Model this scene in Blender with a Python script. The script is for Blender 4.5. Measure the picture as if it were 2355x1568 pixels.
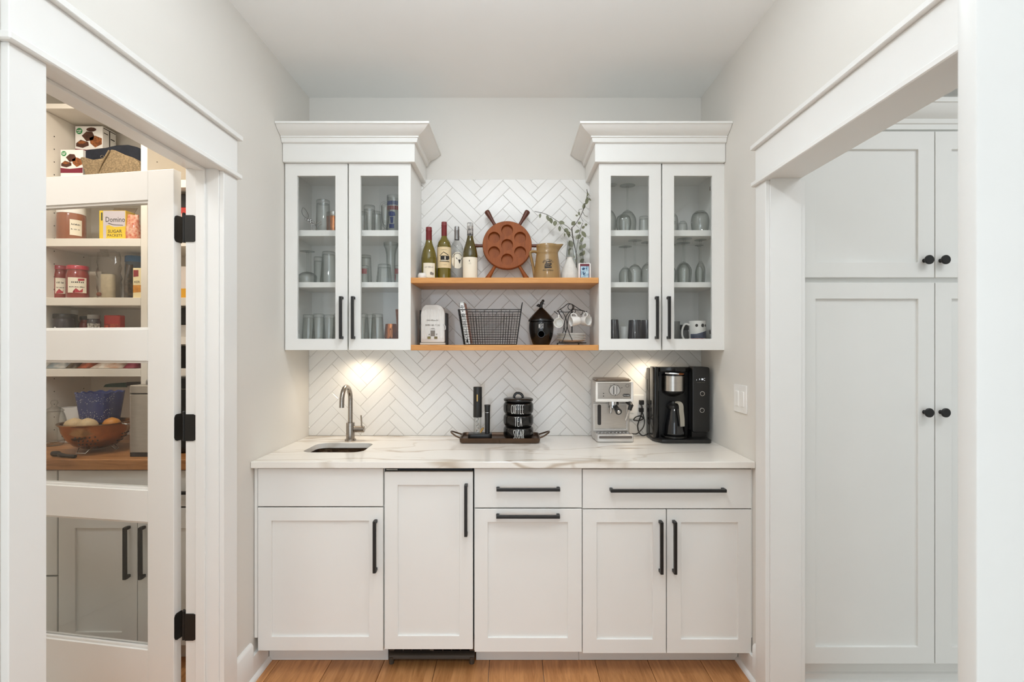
import bpy, bmesh, math, random
from mathutils import Vector, Matrix
random.seed(7)
C = bpy.context.scene.collection
SC = bpy.context.scene
for o in list(bpy.data.objects):
    bpy.data.objects.remove(o)

# ------------------------------------------------------------------ camera, world, lights, exposure
F, CX, CY, H = 1200.0, 1178.0, 792.0, 1.408      # focal length and vanishing point in pixels, eye height
cd = bpy.data.cameras.new('camera'); cam = bpy.data.objects.new('camera', cd); C.objects.link(cam)
cd.sensor_width = 36.0; cd.lens = F / 2355 * 36.0
cd.shift_x = -(CX - 1177.5) / 2355; cd.shift_y = (CY - 784.0) / 2355
cd.clip_start = 0.05
cd.dof.use_dof = True; cd.dof.focus_distance = 2.35; cd.dof.aperture_fstop = 8.0
cam.location = (0, 0, H); cam.rotation_euler = (math.pi / 2, 0, 0)
SC.camera = cam
SC.view_settings.view_transform = 'Standard'; SC.view_settings.look = 'None'
SC.view_settings.gamma = 1.0; SC.view_settings.use_curve_mapping = False
SC.view_settings.exposure = 0.09
SC.cycles.transparent_max_bounces = 48; SC.cycles.max_bounces = 12; SC.cycles.diffuse_bounces = 6
w = bpy.data.worlds.new('world'); SC.world = w; w.use_nodes = True
bgn = w.node_tree.nodes['Background']; bgn.inputs[0].default_value = (0.76, 0.885, 1.0, 1); bgn.inputs[1].default_value = 1.5

def light(name, kind, loc, energy, col=(1, 1, 1), size=0.3, size_y=None, rot=(0, 0, 0), spot=None, blend=0.5):
    d = bpy.data.lights.new(name, kind); d.energy = energy; d.color = col
    if kind == 'AREA':
        d.size = size
        if size_y: d.shape = 'RECTANGLE'; d.size_y = size_y
    elif kind == 'SPOT':
        d.spot_size = spot; d.spot_blend = blend; d.shadow_soft_size = size
    else: d.shadow_soft_size = size
    o = bpy.data.objects.new(name, d); C.objects.link(o); o.location = loc; o.rotation_euler = rot
    return o
WARM = (1.0, 0.84, 0.64)
light('rear_fill_light', 'AREA', (0.0, -2.6, 1.2), 20, (0.88, 0.945, 1.0), 3.2, 2.0, (math.pi / 2, 0, 0))  # unseen fill lamp added behind the camera, not an actual window
light('ceiling_can_light', 'AREA', (-0.05, 1.70, 2.735), 8, (0.90, 0.955, 1.0), 0.16)
light('ceiling_fill_light', 'AREA', (0.0, 0.75, 2.2), 23, (0.80, 0.90, 1.0), 0.9, 0.6, (math.radians(180), 0, 0))  # unseen fill lamp added to brighten the ceiling and upper walls
light('ceiling_can_light', 'AREA', (-0.05, -0.7, 2.72), 14, (0.94, 0.97, 1.0), 0.16)
light('pantry_ceiling_light', 'AREA', (-1.78, 2.05, 2.72), 9, (1.0, 0.90, 0.76), 0.35)
light('pantry_ceiling_light', 'AREA', (-1.80, 1.1, 2.72), 8.5, (0.94, 0.97, 1.0), 0.35)
light('side_room_light', 'AREA', (2.0, 0.9, 2.72), 12, (0.90, 0.955, 1.0), 0.8)
light('under_cabinet_light', 'SPOT', (-0.80, 2.70, 1.374), 4.8, WARM, 0.03, spot=math.radians(160), blend=0.8)
light('under_cabinet_light', 'SPOT', (0.715, 2.70, 1.374), 4.8, WARM, 0.03, spot=math.radians(160), blend=0.8)

# ------------------------------------------------------------------ helpers
def X(px, Y): return (px - CX) * Y / F
def Z(py, Y): return H - (py - CY) * Y / F
def lin(h):
    h = h.lstrip('#'); r = []
    for i in (0, 2, 4):
        c = int(h[i:i + 2], 16) / 255.0
        r.append(c / 12.92 if c <= 0.04045 else ((c + 0.055) / 1.055) ** 2.4)
    return (r[0], r[1], r[2], 1.0)

class MB:
    """collects verts and faces; o = offset taken off world coordinates"""
    def __init__(s, o=None):
        s.v = []; s.f = []; s.m = []
        s.o = Vector((0, 0, 0))
        while o is not None:
            s.o += o.location; o = o.parent
    def add(s, vs, fs, mi=0):
        n = len(s.v); s.v += [Vector(v) - s.o for v in vs]
        s.f += [[i + n for i in f] for f in fs]; s.m += [mi] * len(fs)
        return s
    def box(s, x0, x1, y0, y1, z0, z1, mi=0):
        v = [(x, y, z) for z in (z0, z1) for y in (y0, y1) for x in (x0, x1)]
        return s.add(v, [(0, 2, 3, 1), (4, 5, 7, 6), (0, 1, 5, 4), (2, 6, 7, 3), (0, 4, 6, 2), (1, 3, 7, 5)], mi)
    def lathe(s, prof, c=(0, 0, 0), n=24, mi=0, M=None):
        c = Vector(c); vs = []; fs = []; rings = []
        for r, z in prof:
            if r < 1e-6: rings.append([len(vs)]); vs.append(Vector((0, 0, z)))
            else:
                rings.append(list(range(len(vs), len(vs) + n)))
                vs += [Vector((r * math.cos(2 * math.pi * k / n), r * math.sin(2 * math.pi * k / n), z)) for k in range(n)]
        for a, b in zip(rings, rings[1:]):
            for k in range(n):
                k2 = (k + 1) % n
                if len(a) == 1 and len(b) == 1: break
                if len(a) == 1: fs.append((a[0], b[k2], b[k]))
                elif len(b) == 1: fs.append((a[k], a[k2], b[0]))
                else: fs.append((a[k], a[k2], b[k2], b[k]))
        if M is not None: vs = [M @ v for v in vs]
        return s.add([v + c for v in vs], fs, mi)
    def cyl(s, p0, p1, r, n=16, mi=0, r2=None):
        p0 = Vector(p0); p1 = Vector(p1); d = p1 - p0; L = d.length
        M = d.to_track_quat('Z', 'Y').to_matrix()
        return s.lathe([(0, 0), (r, 0), (r if r2 is None else r2, L), (0, L)], p0, n, mi, M)
    def tube(s, pts, r, n=8, mi=0, closed=False):
        pts = [Vector(p) for p in pts]; N = len(pts); vs = []; fs = []; up = None
        rr = r if isinstance(r, (list, tuple)) else [r] * N
        for i, p in enumerate(pts):
            if closed: t = pts[(i + 1) % N] - pts[i - 1]
            else: t = pts[min(i + 1, N - 1)] - pts[max(i - 1, 0)]
            t.normalize()
            if up is None:
                up = Vector((0, 0, 1)) if abs(t.z) < 0.9 else Vector((1, 0, 0))
            a = (up - t * up.dot(t))
            if a.length < 1e-5: a = t.orthogonal()
            a.normalize(); up = a; b = t.cross(a)
            vs += [p + (a * math.cos(2 * math.pi * k / n) + b * math.sin(2 * math.pi * k / n)) * rr[i] for k in range(n)]
        for i in range(N if closed else N - 1):
            j = (i + 1) % N
            for k in range(n):
                k2 = (k + 1) % n
                fs.append((i * n + k, i * n + k2, j * n + k2, j * n + k))
        if not closed:
            fs.append(tuple(range(n - 1, -1, -1))); fs.append(tuple((N - 1) * n + k for k in range(n)))
        return s.add(vs, fs, mi)
    def prism(s, poly, f, d0, d1, mi=0):
        """poly of (u, v); f(u, v, d) -> point"""
        n = len(poly)
        vs = [f(u, v, d0) for u, v in poly] + [f(u, v, d1) for u, v in poly]
        fs = [tuple(range(n - 1, -1, -1)), tuple(range(n, 2 * n))] + [(i, (i + 1) % n, n + (i + 1) % n, n + i) for i in range(n)]
        return s.add(vs, fs, mi)
    def rbox(s, x0, x1, y0, y1, z0, z1, r=0.01, mi=0, n=4, ax='z'):
        """box with the edges along one axis rounded"""
        if ax == 'z': a0, a1, b0, b1 = x0, x1, y0, y1
        elif ax == 'y': a0, a1, b0, b1 = x0, x1, z0, z1
        else: a0, a1, b0, b1 = y0, y1, z0, z1
        P = []
        for cx_, cy_, t0 in ((a1 - r, b1 - r, 0), (a0 + r, b1 - r, 90), (a0 + r, b0 + r, 180), (a1 - r, b0 + r, 270)):
            for k in range(n + 1):
                t = math.radians(t0 + 90 * k / n); P.append((cx_ + r * math.cos(t), cy_ + r * math.sin(t)))
        if ax == 'z': return s.prism(P, lambda u, v, d: (u, v, d), z0, z1, mi)
        if ax == 'y': return s.prism(P, lambda u, v, d: (u, d, v), y0, y1, mi)
        return s.prism(P, lambda u, v, d: (d, u, v), x0, x1, mi)
    def ball(s, c, r, n=12, mi=0, sc=(1, 1, 1)):
        m = n // 2
        prof = [(r * math.sin(math.pi * i / m), -r * math.cos(math.pi * i / m)) for i in range(m + 1)]
        prof[0] = (0, -r); prof[-1] = (0, r)
        return s.lathe(prof, c, n, mi, Matrix.Diagonal(sc))
    def mesh(s, name, mats, bevel=0, seg=1, smooth=True, ang=34):
        me = bpy.data.meshes.new(name); me.from_pydata([tuple(v) for v in s.v], [], s.f)
        for m in (mats if isinstance(mats, (list, tuple)) else [mats]): me.materials.append(m)
        me.polygons.foreach_set('material_index', s.m)
        bm = bmesh.new(); bm.from_mesh(me)
        bmesh.ops.remove_doubles(bm, verts=bm.verts, dist=1e-6)
        bmesh.ops.recalc_face_normals(bm, faces=bm.faces)
        if bevel:
            es = [e for e in bm.edges if len(e.link_faces) == 2 and e.calc_face_angle(0) > math.radians(40)]
            bmesh.ops.bevel(bm, geom=es, offset=bevel, segments=seg, affect='EDGES', profile=0.5, clamp_overlap=True)
        bm.to_mesh(me); bm.free()
        if smooth:
            me.shade_smooth(); me.set_sharp_from_angle(angle=math.radians(ang))
        return me
    def build(s, name, mats, parent=None, **k):
        return link(name, s.mesh(name, mats, **k), parent)

def link(name, me, parent=None):
    o = bpy.data.objects.new(name, me); C.objects.link(o)
    if parent is not None: o.parent = parent
    return o
def tag(o, label, cat, group=None):
    o['label'] = label; o['category'] = cat
    if group: o['group'] = group
    return o
def thing(name, loc, label, cat, group=None, rz=0):
    o = bpy.data.objects.new(name, None); C.objects.link(o); o.location = loc; o.rotation_euler = (0, 0, rz)
    o.empty_display_size = 0.05
    return tag(o, label, cat, group)
def struct(o): o['kind'] = 'structure'; return o
def sempty(name, loc=(0, 0, 0)):
    o = bpy.data.objects.new(name, None); C.objects.link(o); o.location = loc; o.empty_display_size = 0.05
    return struct(o)

# ------------------------------------------------------------------ materials
def mat(name, col, rough=0.5, metal=0.0, noise=0.0, nscale=8.0, bump=0.0, bscale=60.0, stretch=None, col2=None, spec=0.5, coat=0.0, trans=0.0, emit=None, es=1.0):
    m = bpy.data.materials.new(name); m.use_nodes = True; nt = m.node_tree; N = nt.nodes; L = nt.links
    p = N['Principled BSDF']
    c = lin(col) if isinstance(col, str) else (*col, 1)
    p.inputs['Base Color'].default_value = c; p.inputs['Roughness'].default_value = rough; p.inputs['Metallic'].default_value = metal
    p.inputs['Specular IOR Level'].default_value = spec; p.inputs['Coat Weight'].default_value = coat
    p.inputs['Transmission Weight'].default_value = trans
    if emit: p.inputs['Emission Color'].default_value = lin(emit); p.inputs['Emission Strength'].default_value = es
    tc = N.new('ShaderNodeTexCoord'); mp = N.new('ShaderNodeMapping'); L.new(tc.outputs['Object'], mp.inputs[0])
    if stretch: mp.inputs['Scale'].default_value = stretch
    if noise or col2:
        t = N.new('ShaderNodeTexNoise'); t.inputs['Scale'].default_value = nscale; t.inputs['Detail'].default_value = 5
        L.new(mp.outputs[0], t.inputs['Vector'])
        r = N.new('ShaderNodeValToRGB'); L.new(t.outputs['Fac'], r.inputs[0])
        c2 = lin(col2) if col2 else tuple(v * (1 - noise) for v in c[:3]) + (1,)
        r.color_ramp.elements[0].color = c2; r.color_ramp.elements[1].color = c
        r.color_ramp.elements[0].position = 0.35; r.color_ramp.elements[1].position = 0.65
        L.new(r.outputs[0], p.inputs['Base Color'])
    if bump:
        t = N.new('ShaderNodeTexNoise'); t.inputs['Scale'].default_value = bscale; t.inputs['Detail'].default_value = 3
        L.new(mp.outputs[0], t.inputs['Vector'])
        b = N.new('ShaderNodeBump'); b.inputs['Strength'].default_value = bump; b.inputs['Distance'].default_value = 0.002
        L.new(t.outputs['Fac'], b.inputs['Height']); L.new(b.outputs[0], p.inputs['Normal'])
    return m

def wood(name, c1, c2, rough, axis='x', rnd=False, s=1.0):
    m = bpy.data.materials.new(name); m.use_nodes = True; nt = m.node_tree; N = nt.nodes; L = nt.links
    p = N['Principled BSDF']; p.inputs['Roughness'].default_value = rough
    tc = N.new('ShaderNodeTexCoord'); mp = N.new('ShaderNodeMapping')
    mp.inputs['Scale'].default_value = {'x': (1.2 * s, 14 * s, 14 * s), 'y': (14 * s, 1.2 * s, 14 * s), 'z': (14 * s, 14 * s, 1.2 * s)}[axis]
    src = tc.outputs['Object']
    if rnd:
        oi = N.new('ShaderNodeObjectInfo'); mu = N.new('ShaderNodeVectorMath'); mu.operation = 'SCALE'
        cb = N.new('ShaderNodeCombineXYZ'); L.new(oi.outputs['Random'], cb.inputs[0]); L.new(oi.outputs['Random'], cb.inputs[1])
        L.new(cb.outputs[0], mu.inputs[0]); mu.inputs['Scale'].default_value = 31.0
        ad = N.new('ShaderNodeVectorMath'); ad.operation = 'ADD'; L.new(src, ad.inputs[0]); L.new(mu.outputs[0], ad.inputs[1]); src = ad.outputs[0]
    L.new(src, mp.inputs[0])
    t = N.new('ShaderNodeTexNoise'); t.inputs['Scale'].default_value = 3.0; t.inputs['Detail'].default_value = 8; t.inputs['Roughness'].default_value = 0.65; t.inputs['Distortion'].default_value = 0.8
    L.new(mp.outputs[0], t.inputs['Vector'])
    r = N.new('ShaderNodeValToRGB'); L.new(t.outputs['Fac'], r.inputs[0])
    r.color_ramp.elements[0].color = lin(c2); r.color_ramp.elements[1].color = lin(c1)
    r.color_ramp.elements[0].position = 0.3; r.color_ramp.elements[1].position = 0.62
    out = r.outputs[0]
    if rnd:
        hs = N.new('ShaderNodeHueSaturation'); mr = N.new('ShaderNodeMapRange'); L.new(oi.outputs['Random'], mr.inputs[0])
        mr.inputs[3].default_value = 0.88; mr.inputs[4].default_value = 1.1; L.new(mr.outputs[0], hs.inputs['Value']); L.new(out, hs.inputs['Color']); out = hs.outputs[0]
    L.new(out, p.inputs['Base Color'])
    b = N.new('ShaderNodeBump'); b.inputs['Strength'].default_value = 0.12; b.inputs['Distance'].default_value = 0.001
    L.new(t.outputs['Fac'], b.inputs['Height']); L.new(b.outputs[0], p.inputs['Normal'])
    return m

def clear_glass(name, tint=(0.985, 0.99, 0.985), edge=(0.62, 0.64, 0.63), ior=1.45, blend=0.35, rough=0.0):
    m = bpy.data.materials.new(name); m.use_nodes = True; nt = m.node_tree; N = nt.nodes; L = nt.links
    N.remove(N['Principled BSDF']); out = N['Material Output']
    lw = N.new('ShaderNodeLayerWeight'); lw.inputs['Blend'].default_value = blend
    mx = N.new('ShaderNodeMix'); mx.data_type = 'RGBA'; mx.inputs[6].default_value = (*tint, 1); mx.inputs[7].default_value = (*edge, 1)
    L.new(lw.outputs['Facing'], mx.inputs[0])
    tr = N.new('ShaderNodeBsdfTransparent'); L.new(mx.outputs[2], tr.inputs[0])
    gl = N.new('ShaderNodeBsdfGlossy'); gl.inputs['Roughness'].default_value = rough
    fr = N.new('ShaderNodeFresnel'); ge = N.new('ShaderNodeNewGeometry'); mf = N.new('ShaderNodeMix'); mf.data_type = 'FLOAT'
    mf.inputs[2].default_value = ior; mf.inputs[3].default_value = 1 / ior; L.new(ge.outputs['Backfacing'], mf.inputs[0]); L.new(mf.outputs[0], fr.inputs['IOR'])
    ms = N.new('ShaderNodeMixShader'); L.new(fr.outputs[0], ms.inputs[0]); L.new(tr.outputs[0], ms.inputs[1]); L.new(gl.outputs[0], ms.inputs[2])
    L.new(ms.outputs[0], out.inputs[0])
    return m

def quartz():
    m = bpy.data.materials.new('veined_quartz'); m.use_nodes = True; nt = m.node_tree; N = nt.nodes; L = nt.links
    p = N['Principled BSDF']; p.inputs['Roughness'].default_value = 0.13
    tc = N.new('ShaderNodeTexCoord'); prev = None
    base = lin('#efeae2')
    col = None
    for k, (rot, scl, wid, amt, c) in enumerate(((-0.30, (0.75, 3.4, 2.4), 0.030, 0.75, '#b9a68f'), (-0.75, (1.0, 3.6, 2.0), 0.016, 0.45, '#c4b5a2'))):
        mp = N.new('ShaderNodeMapping'); mp.inputs['Rotation'].default_value = (0, 0.4, rot); mp.inputs['Scale'].default_value = scl; mp.inputs['Location'].default_value = (1.3 + 3 * k, 0.37 * (k + 1), 0.2)
        L.new(tc.outputs['Object'], mp.inputs[0])
        t = N.new('ShaderNodeTexNoise'); t.inputs['Scale'].default_value = 1.15; t.inputs['Detail'].default_value = 3.5; t.inputs['Roughness'].default_value = 0.42; t.inputs['Distortion'].default_value = 0.5
        L.new(mp.outputs[0], t.inputs['Vector'])
        s1 = N.new('ShaderNodeMath'); s1.operation = 'SUBTRACT'; s1.inputs[1].default_value = 0.5; L.new(t.outputs['Fac'], s1.inputs[0])
        ab = N.new('ShaderNodeMath'); ab.operation = 'ABSOLUTE'; L.new(s1.outputs[0], ab.inputs[0])
        t2 = N.new('ShaderNodeTexNoise'); t2.inputs['Scale'].default_value = 4.0; L.new(tc.outputs['Object'], t2.inputs['Vector'])
        w_ = N.new('ShaderNodeMapRange'); w_.inputs[1].default_value = 0.35; w_.inputs[2].default_value = 0.7; w_.inputs[3].default_value = wid * 0.35; w_.inputs[4].default_value = wid * 1.5
        L.new(t2.outputs['Fac'], w_.inputs[0])
        mr = N.new('ShaderNodeMapRange'); mr.interpolation_type = 'SMOOTHSTEP'; L.new(ab.outputs[0], mr.inputs[0]); mr.inputs[1].default_value = 0.0
        L.new(w_.outputs[0], mr.inputs[2]); mr.inputs[3].default_value = amt; mr.inputs[4].default_value = 0.0
        mx = N.new('ShaderNodeMix'); mx.data_type = 'RGBA'; L.new(mr.outputs[0], mx.inputs[0])
        if col is None: mx.inputs[6].default_value = base
        else: L.new(col, mx.inputs[6])
        mx.inputs[7].default_value = lin(c); col = mx.outputs[2]
    L.new(col, p.inputs['Base Color'])
    return m

M = {}
M['cab'] = mat('cabinet_white_paint', '#ecebe7', 0.38, noise=0.02, nscale=3, bump=0.03, bscale=90)
M['trim'] = mat('trim_white_gloss', '#efeeeb', 0.3, noise=0.015, nscale=3, bump=0.03, bscale=70)
M['entry'] = mat('gray_white_trim_paint', '#e9e8e5', 0.4, noise=0.02)
M['wall'] = mat('greige_wall_paint', '#e2ded7', 0.75, noise=0.02, nscale=2, bump=0.10, bscale=220)
M['ceil'] = mat('ceiling_paint', '#f5f5f3', 0.85, noise=0.02, nscale=2, bump=0.08, bscale=200)
M['pwall'] = mat('pantry_wall_paint', '#dcd7cf', 0.75, noise=0.02, nscale=2, bump=0.05, bscale=200)
M['tile'] = mat('glazed_white_tile', '#eceae6', 0.09, noise=0.02, nscale=20, bump=0.10, bscale=22)
M['grout'] = mat('tile_grout', '#cfcac2', 0.9, noise=0.1, nscale=60)
M['quartz'] = quartz()
M['oak'] = wood('shelf_oak', '#d99c58', '#c08040', 0.45, 'x')
M['floor'] = wood('floor_oak', '#cf9560', '#a26b3c', 0.38, 'y', True)
M['bounce_floor'] = mat('pale_bounce_floor', '#cfc9c0', 0.6, noise=0.05)  # hidden slab kept pale so it bounces less warm light into the room
M['butcher'] = wood('butcher_block', '#b98250', '#8c5a30', 0.4, 'x')
M['black'] = mat('black_metal', '#171615', 0.45, noise=0.1, bump=0.03)
M['blackg'] = mat('black_gloss', '#131211', 0.18, noise=0.1)
M['blackp'] = mat('black_plastic', '#1b1a19', 0.38, noise=0.1, bump=0.05, bscale=300)
M['dark'] = mat('dark_brown_plastic', '#2b2623', 0.6, noise=0.15)  # even dark brown for small parts and discs drawn as holes
M['grille'] = mat('fridge_grille_brown', '#4c4136', 0.6, noise=0.1)
M['nickel'] = mat('brushed_nickel', '#a59d94', 0.24, 1.0, noise=0.12, nscale=30, stretch=(1, 1, 6))
M['chrome'] = mat('chrome', '#cfcfd0', 0.08, 1.0, noise=0.05)
M['steel'] = mat('brushed_steel', '#c9c4bd', 0.28, 1.0, noise=0.08, nscale=20, stretch=(1, 1, 12))
M['satin'] = mat('satin_silver_plastic', '#cdc9c4', 0.32, 0.35, noise=0.04)
M['copper'] = mat('hammered_copper', '#c98050', 0.22, 1.0, noise=0.25, nscale=40, bump=0.7, bscale=70)
M['sink'] = mat('hammered_bronze_sink', '#6e5a48', 0.28, 1.0, noise=0.5, nscale=60, bump=0.8, bscale=90)
M['pane'] = clear_glass('window_pane_glass', (0.985, 0.988, 0.985), (0.85, 0.87, 0.86), 1.38, 0.2)
M['glass'] = clear_glass('drinking_glass', (0.985, 0.99, 0.985), (0.50, 0.52, 0.51), 1.5, 0.20)
M['greenglass'] = clear_glass('olive_bottle_glass', (0.52, 0.44, 0.06), (0.12, 0.10, 0.01), 1.5, 0.5)
M['wine'] = mat('white_wine_in_bottle', '#8a7a18', 0.2, noise=0.2)
M['olive'] = mat('olive_bottle_body', '#716316', 0.07, noise=0.35, nscale=5, stretch=(1, 1, 0.5), coat=0.6)
M['olive2'] = mat('dark_olive_bottle_body', '#54480f', 0.07, noise=0.4, nscale=5, stretch=(1, 1, 0.5), coat=0.6)
M['red'] = mat('burgundy_foil', '#7e2a2c', 0.4, noise=0.2)
M['silverfoil'] = mat('silver_foil', '#a8a7a6', 0.3, 0.8, noise=0.15)
M['bwfoil'] = mat('black_white_foil', '#d8d5d0', 0.4, col2='#161514', nscale=55)
M['paper'] = mat('cream_label_paper', '#efe6d2', 0.7, noise=0.04)
M['kraft'] = mat('tan_label_paper', '#e6cfa4', 0.7, noise=0.06)
M['ink'] = mat('dark_printing_ink', '#2a2623', 0.7, noise=0.1)
M['grayink'] = mat('gray_printing_ink', '#857d74', 0.7, noise=0.1)
M['brownwood'] = wood('stained_brown_wood', '#95501f', '#7d3f17', 0.55, 'z', s=1.2); M['brownwood'].node_tree.nodes['Principled BSDF'].inputs['Specular IOR Level'].default_value = .3
M['darkwood'] = wood('stained_dark_wood', '#5f2c14', '#4a2110', 0.42, 'z', s=1.2)
M['stone'] = mat('tan_stoneware_glaze', '#9d7d4e', 0.14, noise=0.14, nscale=9, coat=0.4)
M['whitecer'] = mat('white_ceramic', '#efece6', 0.2, noise=0.03)
M['matcer'] = mat('textured_white_ceramic', '#e4e0d8', 0.8, noise=0.08, nscale=40, bump=0.6, bscale=90)
M['leaf'] = mat('eucalyptus_leaf', '#83856a', 0.6, noise=0.3, nscale=40)
M['stem'] = mat('eucalyptus_stem', '#463e33', 0.7, noise=0.3, nscale=60)
M['white'] = mat('plain_white', '#f2f0ec', 0.5, noise=0.03)
M['traybrown'] = mat('bronze_tray_metal', '#5b4635', 0.38, 0.55, noise=0.25, nscale=12)
M['gold'] = mat('brass_gold', '#c9a25e', 0.3, 1.0, noise=0.1)

# ------------------------------------------------------------------ setting
XL, XR, YB, ZC = -1.10, 1.022, 2.828, 2.745
def plate(mb, outer, holes, f, d0, d1, mi=0, smi=None):
    """flat plate with holes; f(u, v, d) -> point"""
    bm = bmesh.new(); es = []
    for lp in [outer] + holes:
        vs = [bm.verts.new((u, v, 0)) for u, v in lp]
        es += [bm.edges.new((vs[i], vs[(i + 1) % len(vs)])) for i in range(len(vs))]
    bm.verts.index_update()
    bmesh.ops.triangle_fill(bm, edges=es, use_beauty=True)
    bm.verts.index_update()
    uv = [(v.co.x, v.co.y) for v in bm.verts]; tri = [[v.index for v in fc.verts] for fc in bm.faces]; bm.free()
    mb.add([f(u, v, d0) for u, v in uv], tri, mi); mb.add([f(u, v, d1) for u, v in uv], [t[::-1] for t in tri], mi)
    for lp in [outer] + holes:
        n = len(lp)
        mb.add([f(u, v, d0) for u, v in lp] + [f(u, v, d1) for u, v in lp], [(i, (i + 1) % n, n + (i + 1) % n, n + i) for i in range(n)], mi if smi is None else smi)
    return mb
def rrect(x0, x1, y0, y1, r, n=5):
    P = []
    for a, b, t0 in ((x1 - r, y1 - r, 0), (x0 + r, y1 - r, 90), (x0 + r, y0 + r, 180), (x1 - r, y0 + r, 270)):
        for k in range(n + 1):
            t = math.radians(t0 + 90 * k / n); P.append((a + r * math.cos(t), b + r * math.sin(t)))
    return P

b = MB(); b.box(-2.7, 3.7, -5.5, 3.1, -0.06, -0.012)
floor = struct(b.build('floor', M['bounce_floor'], smooth=False))
PW = 0.2346
pm = MB().box(0.001, PW - 0.001, 0, 2.35, -0.012, 0).mesh('plank', M['floor'], bevel=0.0012)
for k in range(-7, 6):
    for y0 in (0.45,):
        o = link('plank', pm, floor); o.location = (-0.101 + PW * k, y0 + (0.0 if y0 > 0 else 0), 0)
b = MB(); b.box(-2.7, 3.7, -5.5, 3.1, ZC, ZC + 0.06)
struct(b.build('ceiling', M['ceil'], smooth=False))
# back wall with its herringbone tile
b = MB(); b.box(-1.222, 1.153, YB, YB + 0.12, 0, ZC)
wall_back = struct(b.build('wall_back', M['wall'], smooth=False))
b = MB(); b.box(XL, XR, YB - 0.0055, YB, 0.90, 1.392); b.box(-0.497, 0.425, YB - 0.0055, YB, 1.392, 2.297)
b.build('grout', M['grout'], wall_back, smooth=False)
TW, TL, TG = 0.0538, 0.2178, 0.0013
def clip(poly, x0, x1, z0, z1):
    for ax, lim, sg in ((0, x0, 1), (0, x1, -1), (1, z0, 1), (1, z1, -1)):
        out = []
        for i in range(len(poly)):
            p, q = poly[i - 1], poly[i]; a = (p[ax] - lim) * sg; c = (q[ax] - lim) * sg
            if (a >= 0) != (c >= 0):
                t = a / (a - c); out.append((p[0] + (q[0] - p[0]) * t, p[1] + (q[1] - p[1]) * t))
            if c >= 0: out.append(q)
        poly = out
        if not poly: return []
    res = []
    for p in poly:
        if not res or (abs(p[0] - res[-1][0]) + abs(p[1] - res[-1][1])) > 1e-4: res.append(p)
    if len(res) > 1 and abs(res[0][0] - res[-1][0]) + abs(res[0][1] - res[-1][1]) < 1e-4: res.pop()
    return res if len(res) > 2 else []
def area(p): return abs(sum(p[i - 1][0] * p[i][1] - p[i][0] * p[i - 1][1] for i in range(len(p)))) / 2
def tile_mesh(poly, c):
    n = len(poly); cf = 0.0013; cen = (sum(p[0] for p in poly) / n, sum(p[1] for p in poly) / n)
    inn = []
    sgn = 1 if sum(poly[i - 1][0] * poly[i][1] - poly[i][0] * poly[i - 1][1] for i in range(n)) > 0 else -1
    for i in range(n):
        p, q, r = Vector(poly[i - 1]), Vector(poly[i]), Vector(poly[(i + 1) % n])
        n1 = Vector((-(q - p).y, (q - p).x)).normalized() * sgn; n2 = Vector((-(r - q).y, (r - q).x)).normalized() * sgn
        d = (n1 + n2); d = d / max(0.35, 1 + n1.dot(n2)); inn.append(q + d * cf)
    t = MB()
    vs = [(u - c[0], 0.0045, v - c[1]) for u, v in poly] + [(u - c[0], 0.0012, v - c[1]) for u, v in poly] + [(p.x - c[0], 0, p.y - c[1]) for p in inn]
    fs = [tuple(2 * n + i for i in range(n))]
    for i in range(n):
        j = (i + 1) % n; fs += [(i, j, n + j, n + i), (n + i, n + j, 2 * n + j, 2 * n + i)]
    t.add(vs, fs); return t.mesh('tile', M['tile'], smooth=False)
r2 = math.sqrt(0.5); S_ = TW / r2; P2 = TL / r2
xB, zB = X(910, 2.82), Z(852.4, 2.82)
full = {}; tn = 0
for m_ in range(-6, 7):
    for i in range(-24, 26):
        bx, bz = xB + P2 * m_, zB + S_ * i
        for kind in (0, 1):
            if kind == 0:   # rising tile, lower end corner at B
                u, v = (r2, r2), (r2, -r2); q = [(bx, bz), (bx - TW * v[0], bz - TW * v[1])]
                q += [(q[1][0] - TL * u[0], q[1][1] - TL * u[1]), (bx - TL * u[0], bz - TL * u[1])]
            else:
                u, v = (r2, r2), (r2, -r2); q = [(bx, bz), (bx - TW * u[0], bz - TW * u[1])]
                q += [(q[1][0] + TL * v[0], q[1][1] + TL * v[1]), (bx + TL * v[0], bz + TL * v[1])]
            c = (sum(p[0] for p in q) / 4, sum(p[1] for p in q) / 4)
            g = []
            for k in range(4):   # grout joint
                p = Vector(q[k]); a = (Vector(q[k - 1]) - p).normalized(); d = (Vector(q[(k + 1) % 4]) - p).normalized(); g.append(tuple(p + (a + d) * TG / 2))
            for R in ((XL, XR, 0.915, 1.3915), (-0.497, 0.425, 1.3915, 2.30)):
                pc = clip(g, *R)
                if not pc or area(pc) < 4e-5: continue
                if abs(area(pc) - area(g)) < 1e-7:
                    if kind not in full: full[kind] = tile_mesh(g, c)
                    me = full[kind]
                else: me = tile_mesh(pc, c)
                o = link('tile', me, wall_back); o.location = (c[0], YB - 0.0080, c[1]); tn += 1
                o.rotation_euler = (random.uniform(-.004, .004), 0, random.uniform(-.004, .004))
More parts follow.
